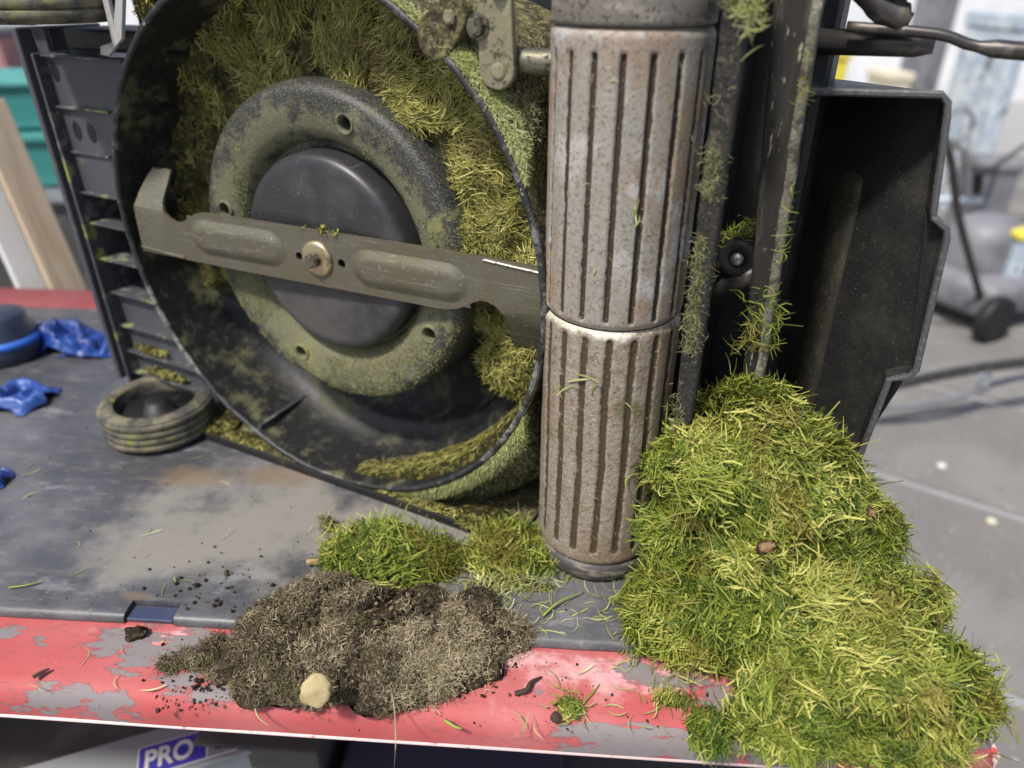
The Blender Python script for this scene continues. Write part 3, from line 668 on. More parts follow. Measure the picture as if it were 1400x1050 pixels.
# --- front skirt on the left: panel, ribs, pockets
def rim_s(z): return CS - math.sqrt(max(0, (RH + .003) ** 2 - (z - CZ) ** 2))
def panel(z0, z1, s0, d0, d1, m, name, par):
    zs = [z0 + (z1 - z0) * i / 8 for i in range(9)]
    outl = [(s0, z0)] + [(rim_s(z), z) for z in zs] + [(s0, z1)]
    return obj(name, plate(bmesh.new(), outl, d0, d1), m, par)
skirt = panel(.268, .408, -.500, .022, .026, 'skirt', 'front_skirt', mower)
panel(.035, .1505, -.500, .026, .030, 'skirt', 'skirt_panel', skirt); panel(.15, .27, -.500, .085, .089, 'black', 'skirt_panel', skirt)
obj('skirt_wall', B(-.528, -.520, .014, .11, .028, .432, .002), 'skirt', skirt)
obj('skirt_wall', B(-.5195, -.500, .030, .036, .028, .432, .001), 'skirt', skirt)
obj('skirt_wall', B(-.5005, -.4965, .010, .09, .03, .409, .0008), 'skirt_edge', skirt)
for z in (.407, .358, .312, .2685, .234, .192, .1505, .108, .073, .044):
    s1 = min(rim_s(z) - .002, -.375)
    k = random.uniform(.62, .98) if z in (.358, .312, .108) else 1
    bm = B(-.496, -.496 + (s1 + .496) * k, .017 if z != .312 else .019, .09 if .14 < z < .28 else .03, z - .0012, z + .0012, .0004); obj('rib', bm, 'skirt_edge', skirt)
for s, z in ((-.478, .335), (-.455, .334), (-.487, .392)):
    bm = lathe(bmesh.new(), [(.0, .0215), (.006, .0215), (.0068, .0219)], 'Y', (0, 0, 0), 14); bmesh.ops.remove_doubles(bm, verts=bm.verts, dist=1e-6)
    for v in bm.verts: v.co.z *= 1.5
    obj('slot_shade', fixn(bm), 'black', skirt, loc=(s, 0, z))  # flat black disc, painting the shade inside an opening that isn't cut
obj('axle_bracket', B(-.519, -.498, .02, .10, .434, .450, .002), 'black', mower); obj('axle_bracket', B(-.47, -.33, .03, .10, .412, .432, .003), 'black', mower)
# pale cast corner near the upper wheel
bm = bmesh.new(); plate(bm, [(-.352, .425), (-.349, .52), (-.344, .52), (-.3435, .440), (-.303, .52), (-.297, .52), (-.338, .428), (-.362, .413), (-.372, .414), (-.370, .421)], -.004, .0, .0006)
obj('cast_corner', bm, 'cast_alloy', mower)

# --- wheels (axis upright)
def wheel(z0, hollow):
    w = empty('wheel', (-.418, -.014, z0), parent=mower); w.scale = (.93, .93, .88)
    prof = [(.046, .006), (.052, .002), (.060, 0), (.065, .003)]
    for k in range(4):
        b = .004 + k * .0098; prof += [(.0668, b + .0004), (.0680, b + .002), (.0680, b + .0068), (.0668, b + .0084), (.0652, b + .0088), (.0652, b + .0094)]
    prof += [(.0655, .0440), (.0610, .0475), (.0545, .0480), (.0490, .0455), (.0470, .040), (.0465, .012)]
    tyre = obj('tyre', fixn(lathe(bmesh.new(), prof, 'Z', seg=96)), 'tyre', w, 45)
    hub = obj('hub', fixn(lathe(bmesh.new(), [(.0464, .006), (.044, .010), (.044, .030), (.020, .024), (.014, .040), (.008, .042), (0, .042)] if hollow else [(.0464, .040), (.04, .034), (.015, .03), (.01, .045), (0, .046)], 'Z', seg=48)), 'black', w, True)
    for i in range(6):
        bm = B(.012, .0455, -.0018, .0018, .012, .022 if hollow else .036, .0006); obj('spoke', bm, 'black', hub, rot=(0, 0, R(60 * i + 15)))
    return w
wheel(.003, True); wheel(.4405, False)

# --- plates and linkage to the right of the roller
def rough_plate(name, quad, m, thick, nz=70, nx=8, amp=.0018, par=None):
    """quad: (s_left_bottom, s_right_bottom, z0, s_left_top, s_right_top, z1, d_left, d_right)"""
    a0, a1, z0, b0, b1, z1, dl, dr = quad; bm = bmesh.new(); rows = []
    for j in range(nz + 1):
        t = j / nz; row = []
        for i in range(nx + 1):
            u = i / nx; s = (a0 + (b0 - a0) * t) * (1 - u) + (a1 + (b1 - a1) * t) * u; z = z0 + (z1 - z0) * t; d = dl + (dr - dl) * u
            k = amp * n3((s, 1, z), 70) + amp * .8 * n3((s, 5, z), 25); row.append(bm.verts.new((s + (k if i in (0, nx) else 0), d + k, z)))
        rows.append(row)
    for a_, b_ in zip(rows, rows[1:]):
        for k in range(nx): bm.faces.new((a_[k], a_[k + 1], b_[k + 1], b_[k]))
    g = bmesh.ops.extrude_face_region(bm, geom=bm.faces[:])
    for v in [e for e in g['geom'] if isinstance(e, bmesh.types.BMVert)]: v.co.y += thick
    return obj(name, fixn(bm), m, par or mower, True)
rear = rough_plate('rear_flange', (.188, .201, .004, .183, .199, .52, .010, .002), 'flange_edge', .016, amp=.0006)
flap = rough_plate('rubber_flap', (.240, .2425, .02, .199, .2265, .52, .062, .056), 'flap', .006, amp=.0006)
rough_plate('flap_edge', (.2415, .2475, .02, .2255, .2315, .52, .050, .052), 'flap_edge', .012, 90, 3, .0010, flap)
bm = bmesh.new(); tube(bm, [(.186, .090, .246), (.205, .080, .268), (.222, .075, .280)], .0080, 14); obj('link_rod', bm, 'steel_tube', mower, True)
o = obj('pivot_boss', fixn(lathe(bmesh.new(), [(.005, .0), (.0065, -.006), (.013, -.007), (.0155, -.003), (.0155, .03)], 'Y', seg=32)), 'black', mower, True, loc=(.2045, .078, .2885))
b_ = lathe(bmesh.new(), [(0, -.003), (.0042, -.0025), (.0052, 0)], 'Y', seg=20); bmesh.ops.remove_doubles(b_, verts=b_.verts, dist=1e-6)
obj('pivot_pin', fixn(b_), 'bright_steel', o, True, loc=(0, -.006, 0))

# --- discharge deflector: a wedge shaped tray with its open side to the viewer
DL, DR = .118, .122
rimp = [(.2265, .404), (.3125, .407), (.3175, .402), (.3195, .392), (.3275, .330), (.3285, .3255), (.3385, .3185), (.3405, .312), (.3470, .206), (.3435, .199), (.3305, .193), (.3245, .100), (.3180, .0945), (.2400, .0935)]
def dfloor(s, z): return .1245 + max(0, .338 - s) * .95
bm = bmesh.new(); fr, bk = [], []
for s, z in rimp:
    fr.append(bm.verts.new((s, DL, z))); bk.append(bm.verts.new((s - (.004 if s > .29 else 0), dfloor(s, z), z + (-.003 if z > .38 else .003 if z < .12 else 0))))
n_ = len(rimp)
for i in range(n_):
    bm.faces.new((fr[i], fr[(i + 1) % n_], bk[(i + 1) % n_], bk[i]))
bmesh.ops.triangulate(bm, faces=[bm.faces.new(bk)])
fixn(bm); bmesh.ops.subdivide_edges(bm, edges=bm.edges[:], cuts=3, use_grid_fill=True)
defl = obj('deflector', bm, 'chute', mower)
sm = defl.modifiers.new('thickness', 'SOLIDIFY'); sm.thickness = .003; sm.offset = 0
rp = [(s, z) for s, z in rimp]
bm = bmesh.new(); rows = []
for i, (s, z) in enumerate(rp):
    p, q = rp[max(i - 1, 0)], rp[min(i + 1, len(rp) - 1)]; tx, tz = q[0] - p[0], q[1] - p[1]; L_ = math.hypot(tx, tz); nx_, nz_ = tz / L_, -tx / L_
    rows.append([bm.verts.new((s + nx_ * w, DL + d, z + nz_ * w)) for w, d in ((-.0022, .004), (-.0022, -.0012), (-.0010, -.0024), (.0012, -.0024), (.0026, -.0010), (.0026, .004))])
for a_, b_ in zip(rows, rows[1:]):
    for k in range(6): bm.faces.new((a_[k], a_[(k + 1) % 6], b_[(k + 1) % 6], b_[k]))
obj('deflector_rim', fixn(bm), 'chute_rim', defl, 30)
bm = bmesh.new()                                   # olive dusted rib running down the tray's floor
rows = []
for j in range(31):
    t = j / 30; z = .355 - .235 * t; s = .268 - .0 * t
    rows.append([bm.verts.new((s + w, dfloor(s + w, z) - h, z + w * .3)) for w, h in ((-.017, .0005), (-.012, .006 * min(1, t * 6)), (0, .0085 * min(1, t * 6)), (.007, .007 * min(1, t * 6)), (.0105, .0005))])
for a_, b_ in zip(rows, rows[1:]):
    for k in range(4): bm.faces.new((a_[k], a_[k + 1], b_[k + 1], b_[k]))
obj('floor_rib', fixn(bm), 'chute_dust', defl, True)

# --- linkage at the top, between rim and roller
def lobed(p, q, r0, r1, n=14):
    (x0, z0), (x1, z1) = p, q; a_ = math.atan2(z1 - z0, x1 - x0); o_ = []
    for i in range(n + 1): t = a_ + R(90) + R(180) * i / n; o_.append((x0 + r0 * math.cos(t), z0 + r0 * math.sin(t)))
    for i in range(n + 1): t = a_ - R(90) + R(180) * i / n; o_.append((x1 + r1 * math.cos(t), z1 + r1 * math.sin(t)))
    return o_
linkp = obj('height_link', plate(bmesh.new(), lobed((.039, .421), (.037, .475), .0135, .0125), -.004, .002, .0012), 'bracket', mower)
hexbolt('bolt', linkp, (.0255, -.004, .4465), .0062, .006, 'bolt', .0088); hexbolt('bolt', linkp, (.0415, -.004, .470), .0058, .005, 'bolt', .008)
obj('rivet', fixn(lathe(bmesh.new(), [(0.0002, -.0052), (.003, -.0050), (.0055, -.0046), (.006, -.0036)], 'Y', seg=20)), 'bracket', linkp, True, loc=(.0405, 0, .4195))
bm = bmesh.new(); tube(bm, [(.050, .012, .425), (.080, .012, .425)], .009, 20); obj('link_pin', bm, 'bolt', mower, 35)
ear = obj('lug', plate(bmesh.new(), lobed((.002, .4515), (-.010, .440), .0125, .016), -.002, .012, .0015), 'fuzzed_shell', shell)
hexbolt('bolt', ear, (.003, -.002, .452), .0052, .003, 'bracket')

# --- folded handle parts at the upper right
hb = obj('handle_tube', tube(bmesh.new(), [(.215, .13, .4355), (.29, .128, .4365), (.3005, .128, .4365)], [.0085, .0085, .006], 16), 'steel_tube', mower, True)
bm = bmesh.new(); tube(bm, smooth_path([(.245, .112, .4465), (.30, .112, .4435), (.325, .112, .437), (.37, .112, .4345), (.45, .112, .432)], 4), [.0035] * 9 + [.0055] * 8, 12); obj('handle_lever', bm, 'steel_tube', mower, True)
bm = bmesh.new(); tube(bm, smooth_path([(.225, .115, .487), (.25, .115, .469), (.268, .115, .456), (.283, .115, .4505)], 5), [.0085] * 8 + [.0095] * 6 + [.005] * 2, 14); obj('cable_boot', bm, 'steel_tube', mower, True)
obj('handle_knob', B(.262, .287, .104, .122, .4635, .49, .003), 'steel_tube', mower); obj('knob_stem', B(.270, .278, .108, .118, .450, .464), 'black', mower)

# ------------------------------------------------------------------ clippings caked inside and along the mower (local mower space)
def add_stuff(name, chunks, mats, parent=None, **props):
    o = bpy.data.objects.new(name, mesh_from(name, chunks, mats)); o['kind'] = 'stuff'
    return link(o, parent, **props)
# a thick mat over the upper and right floor of the housing
def cake_d(t, r):
    lo = .070 - .024 * math.exp(-((t - R(20)) / R(45)) ** 2) - .012 * math.exp(-((t - R(75)) / R(30)) ** 2)
    p = (r * math.cos(t), 0, r * math.sin(t))
    d = lo + .011 * n3(p, 26) + .006 * n3(p, 60)
    d += .020 * max(0, (r - .215) / .025) ** 2 * (-.5)
    if t < R(-22): d += .05 * min(1, (R(-22) - t) / R(10))
    return d
nt_, nr_ = 150, 26
V = []
for i in range(nt_ + 1):
    t = R(-34 + 236 * i / nt_)
    for j in range(nr_ + 1):
        r = .150 + (.2395 - .150) * j / nr_; V.append((CS + r * math.cos(t), cake_d(t, r), CZ + r * math.sin(t)))
Fc = [[i * (nr_ + 1) + j, (i + 1) * (nr_ + 1) + j, (i + 1) * (nr_ + 1) + j + 1, i * (nr_ + 1) + j + 1] for i in range(nt_) for j in range(nr_)]
def cake_strands(count, t0, t1, r0, r1, ln, wd, mean, spread, lift, jit):
    t = R(1) * rng.uniform(t0, t1, count); r = np.sqrt(rng.uniform(r0 ** 2, r1 ** 2, count))
    P = np.array([(CS + b * math.cos(a_), cake_d(a_, b), CZ + b * math.sin(a_)) for a_, b in zip(t, r)])
    patch = vnoise(P, 30, 5); keep = patch > -.16 + .25 * (t > R(130)); t, r, P = t[keep], r[keep], P[keep]; c_ = len(P)
    ang = t + R(mean) + R(110) * vnoise(P, 24, 2) + rng.normal(0, R(spread), c_)
    D = np.stack([np.cos(ang), -np.abs(rng.normal(0, lift, c_)), np.sin(ang)], 1); Nn = np.tile([0, -1.0, 0], (c_, 1)) + rng.normal(0, .2, (c_, 3))
    P = P + np.array([0, -1, 0]) * rng.uniform(-jit * .3, jit, c_)[:, None]
    return strands_arrays(P, D, Nn, rng.uniform(*ln, c_), rng.uniform(*wd, c_), .7)
ch = [(V, Fc, 0)]
v, f = cake_strands(18000, -30, 128, .148, .236, (.007, .024), (.0005, .0013), -35, 26, .05, .004); ch.append((v, f, 1))
v, f = cake_strands(2600, 118, 200, .165, .236, (.008, .02), (.0006, .0013), -60, 50, .3, .004); ch.append((v, f, 1))
caked = add_stuff('caked_grass', ch, ['crust', 'grass_deck'], mower)
# pads on the lower right wall and ledge
def lump(c, r, rotz=0, sub=ICO4, amp=.12, s=60):
    p = sub[0] * np.array(r); p = p * (1 + amp * vnoise(p, s) + amp * .5 * vnoise(p, s * 2.6, 4))[:, None]
    ca, sa = math.cos(rotz), math.sin(rotz); q = p.copy(); q[:, 0] = p[:, 0] * ca - p[:, 2] * sa; q[:, 2] = p[:, 0] * sa + p[:, 2] * ca
    return q + np.array(c), sub[1], 0
def lump_strands(c, r, rotz, n, ln, wd, lift=.25, bend=.6):
    u = rng.normal(size=(n, 3)); u /= np.linalg.norm(u, axis=1, keepdims=True); u[:, 1] = -np.abs(u[:, 1]); p = u * np.array(r); nn = u / np.array(r); nn /= np.linalg.norm(nn, axis=1, keepdims=True)
    ca, sa = math.cos(rotz), math.sin(rotz)
    def rot(q): o_ = q.copy(); o_[:, 0] = q[:, 0] * ca - q[:, 2] * sa; o_[:, 2] = q[:, 0] * sa + q[:, 2] * ca; return o_
    p, nn = rot(p) + np.array(c), rot(nn); T = rng.normal(size=(n, 3)); T -= (T * nn).sum(1, keepdims=True) * nn; T /= np.linalg.norm(T, axis=1, keepdims=True)
    D = T + nn * np.abs(rng.normal(0, lift, n))[:, None]
    return strands_arrays(p, D, nn, rng.uniform(*ln, n), rng.uniform(*wd, n), bend)
ch = []
na_, nd_ = 70, 22; V = []
def pad(ang, d):
    e = min(1, max(0, (ang + 92 + 10 * n3((ang * .05, d * 20, 0), 3)) / 10)) * min(1, max(0, (-26 - ang) / 8)) * min(1, max(0, (d - .012) / .006)) * min(1, max(0, (.030 + (ang + 95) * .0011 - d + .006 * n3((ang * .08, 0, 3), 2)) / .008))
    return RH - .0045 - .013 * max(0, d - .02) * 10 * .1 - (.0065 + .003 * n3((ang * .07, d * 60, 0), 2)) * e + .0045 * (1 - e)
for i in range(na_ + 1):
    for j in range(nd_ + 1):
        ang = -96 + 74 * i / na_; d = .008 + .085 * j / nd_; r = pad(ang, d); V.append((CS + r * math.cos(R(ang)), d, CZ + r * math.sin(R(ang))))
ch.append((V, [[i * (nd_ + 1) + j, (i + 1) * (nd_ + 1) + j, (i + 1) * (nd_ + 1) + j + 1, i * (nd_ + 1) + j + 1] for i in range(na_) for j in range(nd_)], 0))
n_ = 3200; aa = rng.uniform(-92, -26, n_); dd = rng.uniform(.012, .09, n_); rr_ = np.array([pad(x, y) for x, y in zip(aa, dd)]); k_ = rr_ < RH - .0065; aa, dd, rr_ = R(1) * aa[k_], dd[k_], rr_[k_]; n_ = len(aa)
P = np.stack([CS + (rr_ - .0006) * np.cos(aa), dd, CZ + (rr_ - .0006) * np.sin(aa)], 1); Nn = np.stack([-np.cos(aa), 0 * aa, -np.sin(aa)], 1); T = np.stack([-np.sin(aa), .5 + 0 * aa, np.cos(aa)], 1) + rng.normal(0, .4, (n_, 3)); T -= (T * Nn).sum(1, keepdims=True) * Nn
v, f = strands_arrays(P, T + Nn * np.abs(rng.normal(0, .15, n_))[:, None], Nn, rng.uniform(.004, .012, n_), rng.uniform(.0005, .001, n_), .5); ch.append((v, f, 1))
for (s, d, z, rad, n_) in ((.020, .070, .150, (.045, .012, .030), 1500), (.045, .055, .180, (.030, .012, .026), 900), (-.016, .048, .268, (.016, .014, .032), 1100), (.050, .04, .262, (.02, .012, .02), 600)):
    ch.append(lump((s, d, z), rad)); v, f = lump_strands((s, d, z), rad, 0, n_, (.008, .02), (.0007, .0015), .35); ch.append((v, f, 1))
# bits inside the front skirt pockets and along the base
for (s, d, z, rad, n_) in ((-.468, .072, .262, (.012, .012, .010), 160), (-.462, .075, .215, (.018, .012, .014), 200), (-.450, .075, .172, (.020, .012, .013), 200), (-.455, .022, .082, (.028, .006, .004), 120),
                           (-.440, .022, .052, (.036, .006, .005), 160), (-.360, .02, .010, (.03, .03, .005), 200), (-.300, .008, .006, (.035, .012, .004), 200), (-.06, .004, .008, (.05, .012, .005), 400), (.02, .006, .010, (.04, .02, .006), 300),
                           (-.150, .013, .2765, (.0040, .003, .0035), 26), (-.136, .013, .2760, (.0028, .003, .0025), 14), (-.172, .013, .2755, (.002, .002, .002), 8), (-.334, .03, .468, (.016, .012, .05), 700), (-.424, .0, .018, (.030, .030, .006), 160)):
    ch.append(lump((s, d, z), rad)); v, f = lump_strands((s, d, z), rad, 0, n_, (.005, .012), (.0006, .0012), .3); ch.append((v, f, 1))
add_stuff('grass_clump', ch, ['core_shade', 'grass_deck'], mower)
# fine fuzz on the rim shell
n_ = 18000; t = R(1) * rng.uniform(-88, 88, n_); w = rng.uniform(.003, .05, n_) ** 1.0; w = np.where(rng.random(n_) < .65, rng.uniform(.003, .018, n_), w)
rr_ = np.array([shell_out(a_, b) for a_, b in zip(t, w)]); keep = rr_ > RH + .0035; t, w, rr_ = t[keep], w[keep], rr_[keep]
dd = np.interp(w, [.002, .007, .013, .020, .032, .048, .062], [.0005, -.0005, .002, .010, .024, .045, .075])
P = np.stack([CS + rr_ * np.cos(t), dd - .0005, CZ + rr_ * np.sin(t)], 1)
Nn = np.stack([np.cos(t) * .5, -np.ones_like(t), np.sin(t) * .5], 1); ang = t + R(-65) + rng.normal(0, R(45), len(t))
D = np.stack([np.cos(ang), -np.abs(rng.normal(0, .5, len(t))), np.sin(ang)], 1)
hi = w < .02
v1, f1 = strands_arrays(P[hi], D[hi], Nn[hi], rng.uniform(.003, .009, hi.sum()), rng.uniform(.0003, .0008, hi.sum()), .5)
v2, f2 = strands_arrays(P[~hi], D[~hi], Nn[~hi], rng.uniform(.003, .008, (~hi).sum()), rng.uniform(.0003, .0007, (~hi).sum()), .5)
add_stuff('rim_fuzz', [(v1, f1, 0), (v2, f2, 1)], ['grass_pale', 'grass_dust'], mower)
# powdery fuzz on the spindle ring
n_ = 22000; t = rng.uniform(0, 2 * math.pi, n_); r = np.sqrt(rng.uniform(.103 ** 2, .152 ** 2, n_)); dd = np.interp(r, [.100, .1035, .108, .116, .142, .1475, .1515, .1535], [.048, .042, .0355, .031, .027, .0285, .033, .044])
P = np.stack([HS - .004 + r * np.cos(t), dd - .0004, HZ + r * np.sin(t)], 1); pn = vnoise(P, 20, 9) + .25 * vnoise(P, 70, 2); keep = pn > -.02 + .20 * (np.sin(t) > .3) * (np.cos(t) > -.2); P, t = P[keep], t[keep]; c_ = len(P)
ang = rng.uniform(0, 2 * math.pi, c_); D = np.stack([np.cos(ang), -np.abs(rng.normal(0, .2, c_)), np.sin(ang)], 1); Nn = np.tile([0., -1, 0], (c_, 1)) + rng.normal(0, .3, (c_, 3))
v, f = strands_arrays(P, D, Nn, rng.uniform(.0015, .0048, c_), rng.uniform(.0003, .0006, c_), .8, 2); add_stuff('ring_fuzz', [(v, f, 0)], ['grass_dust'], mower)
# tufts on the plates right of the roller
def tuft_line(n, p0, p1, spread, ln, wd, out):
    t = rng.random(n); P = np.array(p0) + (np.array(p1) - np.array(p0)) * t[:, None] + rng.normal(0, 1, (n, 3)) * np.array(spread)
    keep = vnoise(P, 28, 3) > -.12; P = P[keep]; c_ = len(P); D = rng.normal(0, 1, (c_, 3)) * np.array([1, .6, 1]) + np.array(out); return strands_arrays(P, D, np.tile([0, -1., 0], (c_, 1)), rng.uniform(*ln, c_), rng.uniform(*wd, c_), .9)
ch = []
for a_ in ((3000, (.1935, .0045, .08), (.1905, .0045, .50), (.0038, .0015, .01), (.003, .010), (.00022, .0005), (.1, -.25, 0)), (650, (.201, .004, .435), (.199, .004, .475), (.003, .004, .008), (.006, .018), (.0004, .0009), (1.1, -.4, .2)),
           (110, (.2455, .046, .12), (.232, .046, .46), (.002, .002, .01), (.004, .016), (.0003, .0007), (.6, -.5, 0)), (150, (.220, .06, .20), (.238, .06, .275), (.007, .006, .01), (.010, .028), (.0006, .0012), (-.1, -.4, 0)),
           (260, (.232, .058, .12), (.237, .058, .27), (.004, .004, .01), (.008, .022), (.0006, .0014), (0, -.3, .5)), (220, (.188, .085, .298), (.216, .085, .312), (.006, .006, .004), (.004, .012), (.0005, .001), (0, -.5, .3))):
    ch.append((*tuft_line(*a_), 2 if a_[0] > 2000 else 0 if a_[0] > 600 else 1))
add_stuff('edge_tufts', ch, ['grass_pale', 'grass_heap', 'grass_dust'], mower)
# stray blades stuck to the roller
ch = []
for (s, z, l, ang) in ((.150, .345, .016, 80), (.149, .338, .014, 100), (.151, .332, .012, 60), (.118, .208, .022, 20), (.126, .212, .020, -10), (.108, .198, .022, 35), (.13, .205, .014, 60), (.125, .296, .006, 80), (.155, .19, .012, -30), (.10, .19, .014, -60), (.09, .30, .006, 20)):
    ca = (s - RX) / RR; d = RY - RR * math.sqrt(max(0, 1 - ca * ca)) - .0012
    v, f = strands_arrays(np.array([[s, d, z]]), np.array([[math.cos(R(ang)), .0, math.sin(R(ang))]]), np.array([[0, -1., 0]]), np.array([l]), np.array([.0014]), .5); ch.append((v, f, 0))
n_ = 260; aa = R(1) * rng.uniform(200, 340, n_); P = np.stack([RX + (RR + .0004) * np.cos(aa), RY + (RR + .0004) * np.sin(aa), rng.uniform(.03, .44, n_)], 1); Nn = np.stack([np.cos(aa), np.sin(aa), 0 * aa], 1)
T = np.cross(Nn, rng.normal(size=(n_, 3))); v, f = strands_arrays(P, T, Nn, rng.uniform(.002, .007, n_), rng.uniform(.0003, .0006, n_), .3, 2); ch.append((v, f, 0))
add_stuff('stuck_blades', ch, ['grass_pale'], mower)

# ================================================================== HEAPS ON THE BENCH
def hb_(x, y, Y, rx, ry, rz): return (at(x, y, Y), (rx, ry, rz))
def gb_(x, y, z, rx, ry, rz): return (ground(x, y, z), (rx, ry, rz))
heap = [hb_(1008, 655, .474, .056, .052, .060), hb_(1062, 690, .478, .056, .055, .060), hb_(1128, 765, .462, .044, .055, .050), hb_(1005, 780, .445, .064, .06, .060), hb_(1095, 840, .42, .068, .06, .060),
        hb_(1182, 905, .385, .052, .055, .050), hb_(1255, 965, .355, .036, .038, .034), hb_(1110, 930, .37, .056, .048, .046), hb_(930, 850, .43, .040, .038, .026), hb_(1195, 995, .343, .050, .028, .024), hb_(1090, 985, .343, .040, .026, .020), hb_(895, 872, .42, .018, .018, .010), hb_(1190, 835, .42, .034, .045, .034)]
me = heap_mesh('grass_clippings', heap, 95000, (.006, .026), (.0006, .0018), ['core_shade', 'grass_heap'], -.006, .34, .11, 16, .9, .003, clump=.0075, per=45, relief=.013, lumps=16, core=.86, gaps=-.02, tone_s=22, spread=.32, tone0=.49, tone_sd=.24)
o = link(bpy.data.objects.new('grass_clippings', me), kind='stuff', label='tall heap of damp green grass clippings spilled on the bench corner', category='grass clippings')
def clump(px, py, rx, ry, rz, n, label, z=0.0, ln=(.012, .028), wd=(.0008, .0016), mats=('core_shade', 'grass_heap'), name='grass_clump'):
    bl = [gb_(px, py, z, rx * .7, ry * .7, rz), gb_(px - 30, py + 6, z, rx * .5, ry * .6, rz * .8), gb_(px + 36, py + 4, z, rx * .5, ry * .55, rz * .7)] if rx > .02 else [gb_(px, py, z, rx, ry, rz)]
    me = heap_mesh(name, bl, n, ln, wd, list(mats), z - .0005, .40, .12, 30, .9, .003, clump=min(.009, rx * .4), per=40, relief=min(.007, rz * .3), spread=.35, lumps=5 if rx > .02 else 0)
    return link(bpy.data.objects.new(name, me), kind='stuff', label=label, category='grass clump')
clump(535, 765, .064, .040, .030, 5200, 'loose grass clump on the mat below the mower housing')
clump(705, 757, .046, .032, .021, 2800, 'grass clump between the mower base and the foot of the roller')
clump(775, 966, .009, .007, .006, 160, 'tiny grass tuft on the red edge beside a dark seed', ZR, (.005, .011), (.0006, .0012))
clump(965, 998, .012, .016, .008, 300, 'small upright grass tuft at the red edge left of the heap', ZR, (.010, .02), (.0008, .0015))
clump(925, 958, .014, .006, .003, 120, 'thin flat grass tuft on the worn patch by the heap', ZR, (.006, .014), (.0006, .0012))
clump(700, 800, .035, .012, .003, 260, 'pale thin scatter of clippings on the mat left of the roller', 0, (.008, .02), (.0006, .0012), ('core_shade', 'grass_pale'))
clump(450, 722, .006, .006, .016, 160, 'small brown tuft standing alone on the mat', 0, (.006, .012), (.0005, .001), ('core_shade', 'grass_dust'))
# soil heap
soil = [gb_(400, 865, 0, .038, .040, .024), gb_(455, 845, .002, .052, .038, .029), gb_(545, 860, 0, .058, .042, .025), gb_(630, 868, 0, .046, .034, .017), gb_(445, 925, ZR, .054, .029, .022), gb_(540, 925, ZR, .052, .026, .020),
        gb_(620, 915, ZR, .038, .024, .014), gb_(365, 928, ZR, .022, .024, .015), gb_(680, 866, 0, .022, .017, .008), gb_(500, 895, 0, .055, .03, .027)]
ex = []
for k in range(2200):                               # crumbs in the heap
    b = soil[random.randrange(len(soil))]; u = rng.normal(size=3); u /= np.linalg.norm(u); u[2] = abs(u[2]); c = np.array(b[0][:]) + u * np.array(b[1]) * random.uniform(.9, 1.08)
    iv, jf = ico(1) if k == 0 else (ICO1 if 'ICO1' in globals() else ico(1)); ICO1 = (iv, jf)
    r = random.uniform(.0006, .0026); ex.append((c + iv * r * rng.uniform(.6, 1.3, (len(iv), 1)), jf, random.choice((0, 0, 0, 2))))
for k in range(46):                                # clods of darker, wetter soil
    b = soil[random.randrange(len(soil))]; u = rng.normal(size=3); u /= np.linalg.norm(u); u[2] = abs(u[2]); u[1] = -abs(u[1]) * .6; c = np.array(b[0][:]) + u * np.array(b[1]) * random.uniform(.88, 1.04)
    iv, jf = ICO3; r = random.uniform(.004, .010); q = iv * r * rng.uniform(.6, 1.2, 3); q = q * (1 + .45 * vnoise(iv, 2.2, k * 1.7) + .25 * vnoise(iv, 5, k))[:, None]; ex.append((c + q, jf, 0))
me = heap_mesh('soil_heap', soil, 36000, (.0022, .0075), (.0003, .0007), ['soil_core', 'soil_fibre', 'thatch_crumb'], ZR + .001, .50, .28, 40, 1.3, .003, extra=ex, clump=.0048, per=50, relief=.007, spread=.9, tone_sd=.24, core=.97, lumps=14, gaps=-.12, tone_s=18, tone_x=(-.115, 4.0), tone0=.60)
link(bpy.data.objects.new('soil_heap', me), kind='stuff', label='heap of brown soil and dry thatch on the bench front edge', category='soil')
tail = [gb_(268, 903, ZR, .020, .012, .010), gb_(235, 910, ZR, .010, .008, .007), gb_(292, 885, ZR, .012, .010, .010), gb_(310, 918, ZR, .014, .012, .008)]
me = heap_mesh('soil_heap', tail, 1800, (.003, .009), (.0003, .0008), ['soil_core', 'soil_fibre'], ZR + .001, .4, .5, 40, 1, .002, clump=.004, per=30, relief=.004, spread=.9, tone_sd=.15, core=1.0)
link(bpy.data.objects.new('soil_clod', me), kind='stuff', label='dark soil clod trailing left from the soil heap on red paint', category='soil')
# loose crumbs scattered round the soil
ch = []
iv, jf = ICO1
def crumb(p, r, z): ch.append((np.array([p.x, p.y, z + r * .5]) + iv * r * rng.uniform(.55, 1.25, (len(iv), 1)), jf, 0))
for k in range(150):
    px, py = random.gauss(290, 55), random.gauss(935, 24)
    if py < 865 or py > 975: continue
    crumb(ground(px, py, ZR), abs(random.gauss(0, .0009)) + .0005, ZR)
for k in range(70):
    px, py = random.gauss(310, 45), random.gauss(805, 22)
    if py > 838: continue
    crumb(ground(px, py), abs(random.gauss(0, .0010)) + .0005, 0)
for k in range(500):                               # a ragged skirt of crumbs round the heap
    b = soil[random.randrange(len(soil))]; t = random.uniform(0, 6.283); q = random.uniform(.95, 1.35); p = Vector((b[0].x + b[1][0] * q * math.cos(t), b[0].y + b[1][1] * q * math.sin(t), 0))
    onmat = (p.y - corner.y) * math.cos(BA) - (p.x - corner.x) * math.sin(BA) > my0
    if (p.y - corner.y) * math.cos(BA) - (p.x - corner.x) * math.sin(BA) > .012: crumb(p, abs(random.gauss(0, .0010)) + .0004, 0 if onmat else ZR)
for k in range(70): crumb(ground(random.gauss(760, 130), random.uniform(905, 1000), ZR), abs(random.gauss(0, .0006)) + .0003, ZR)
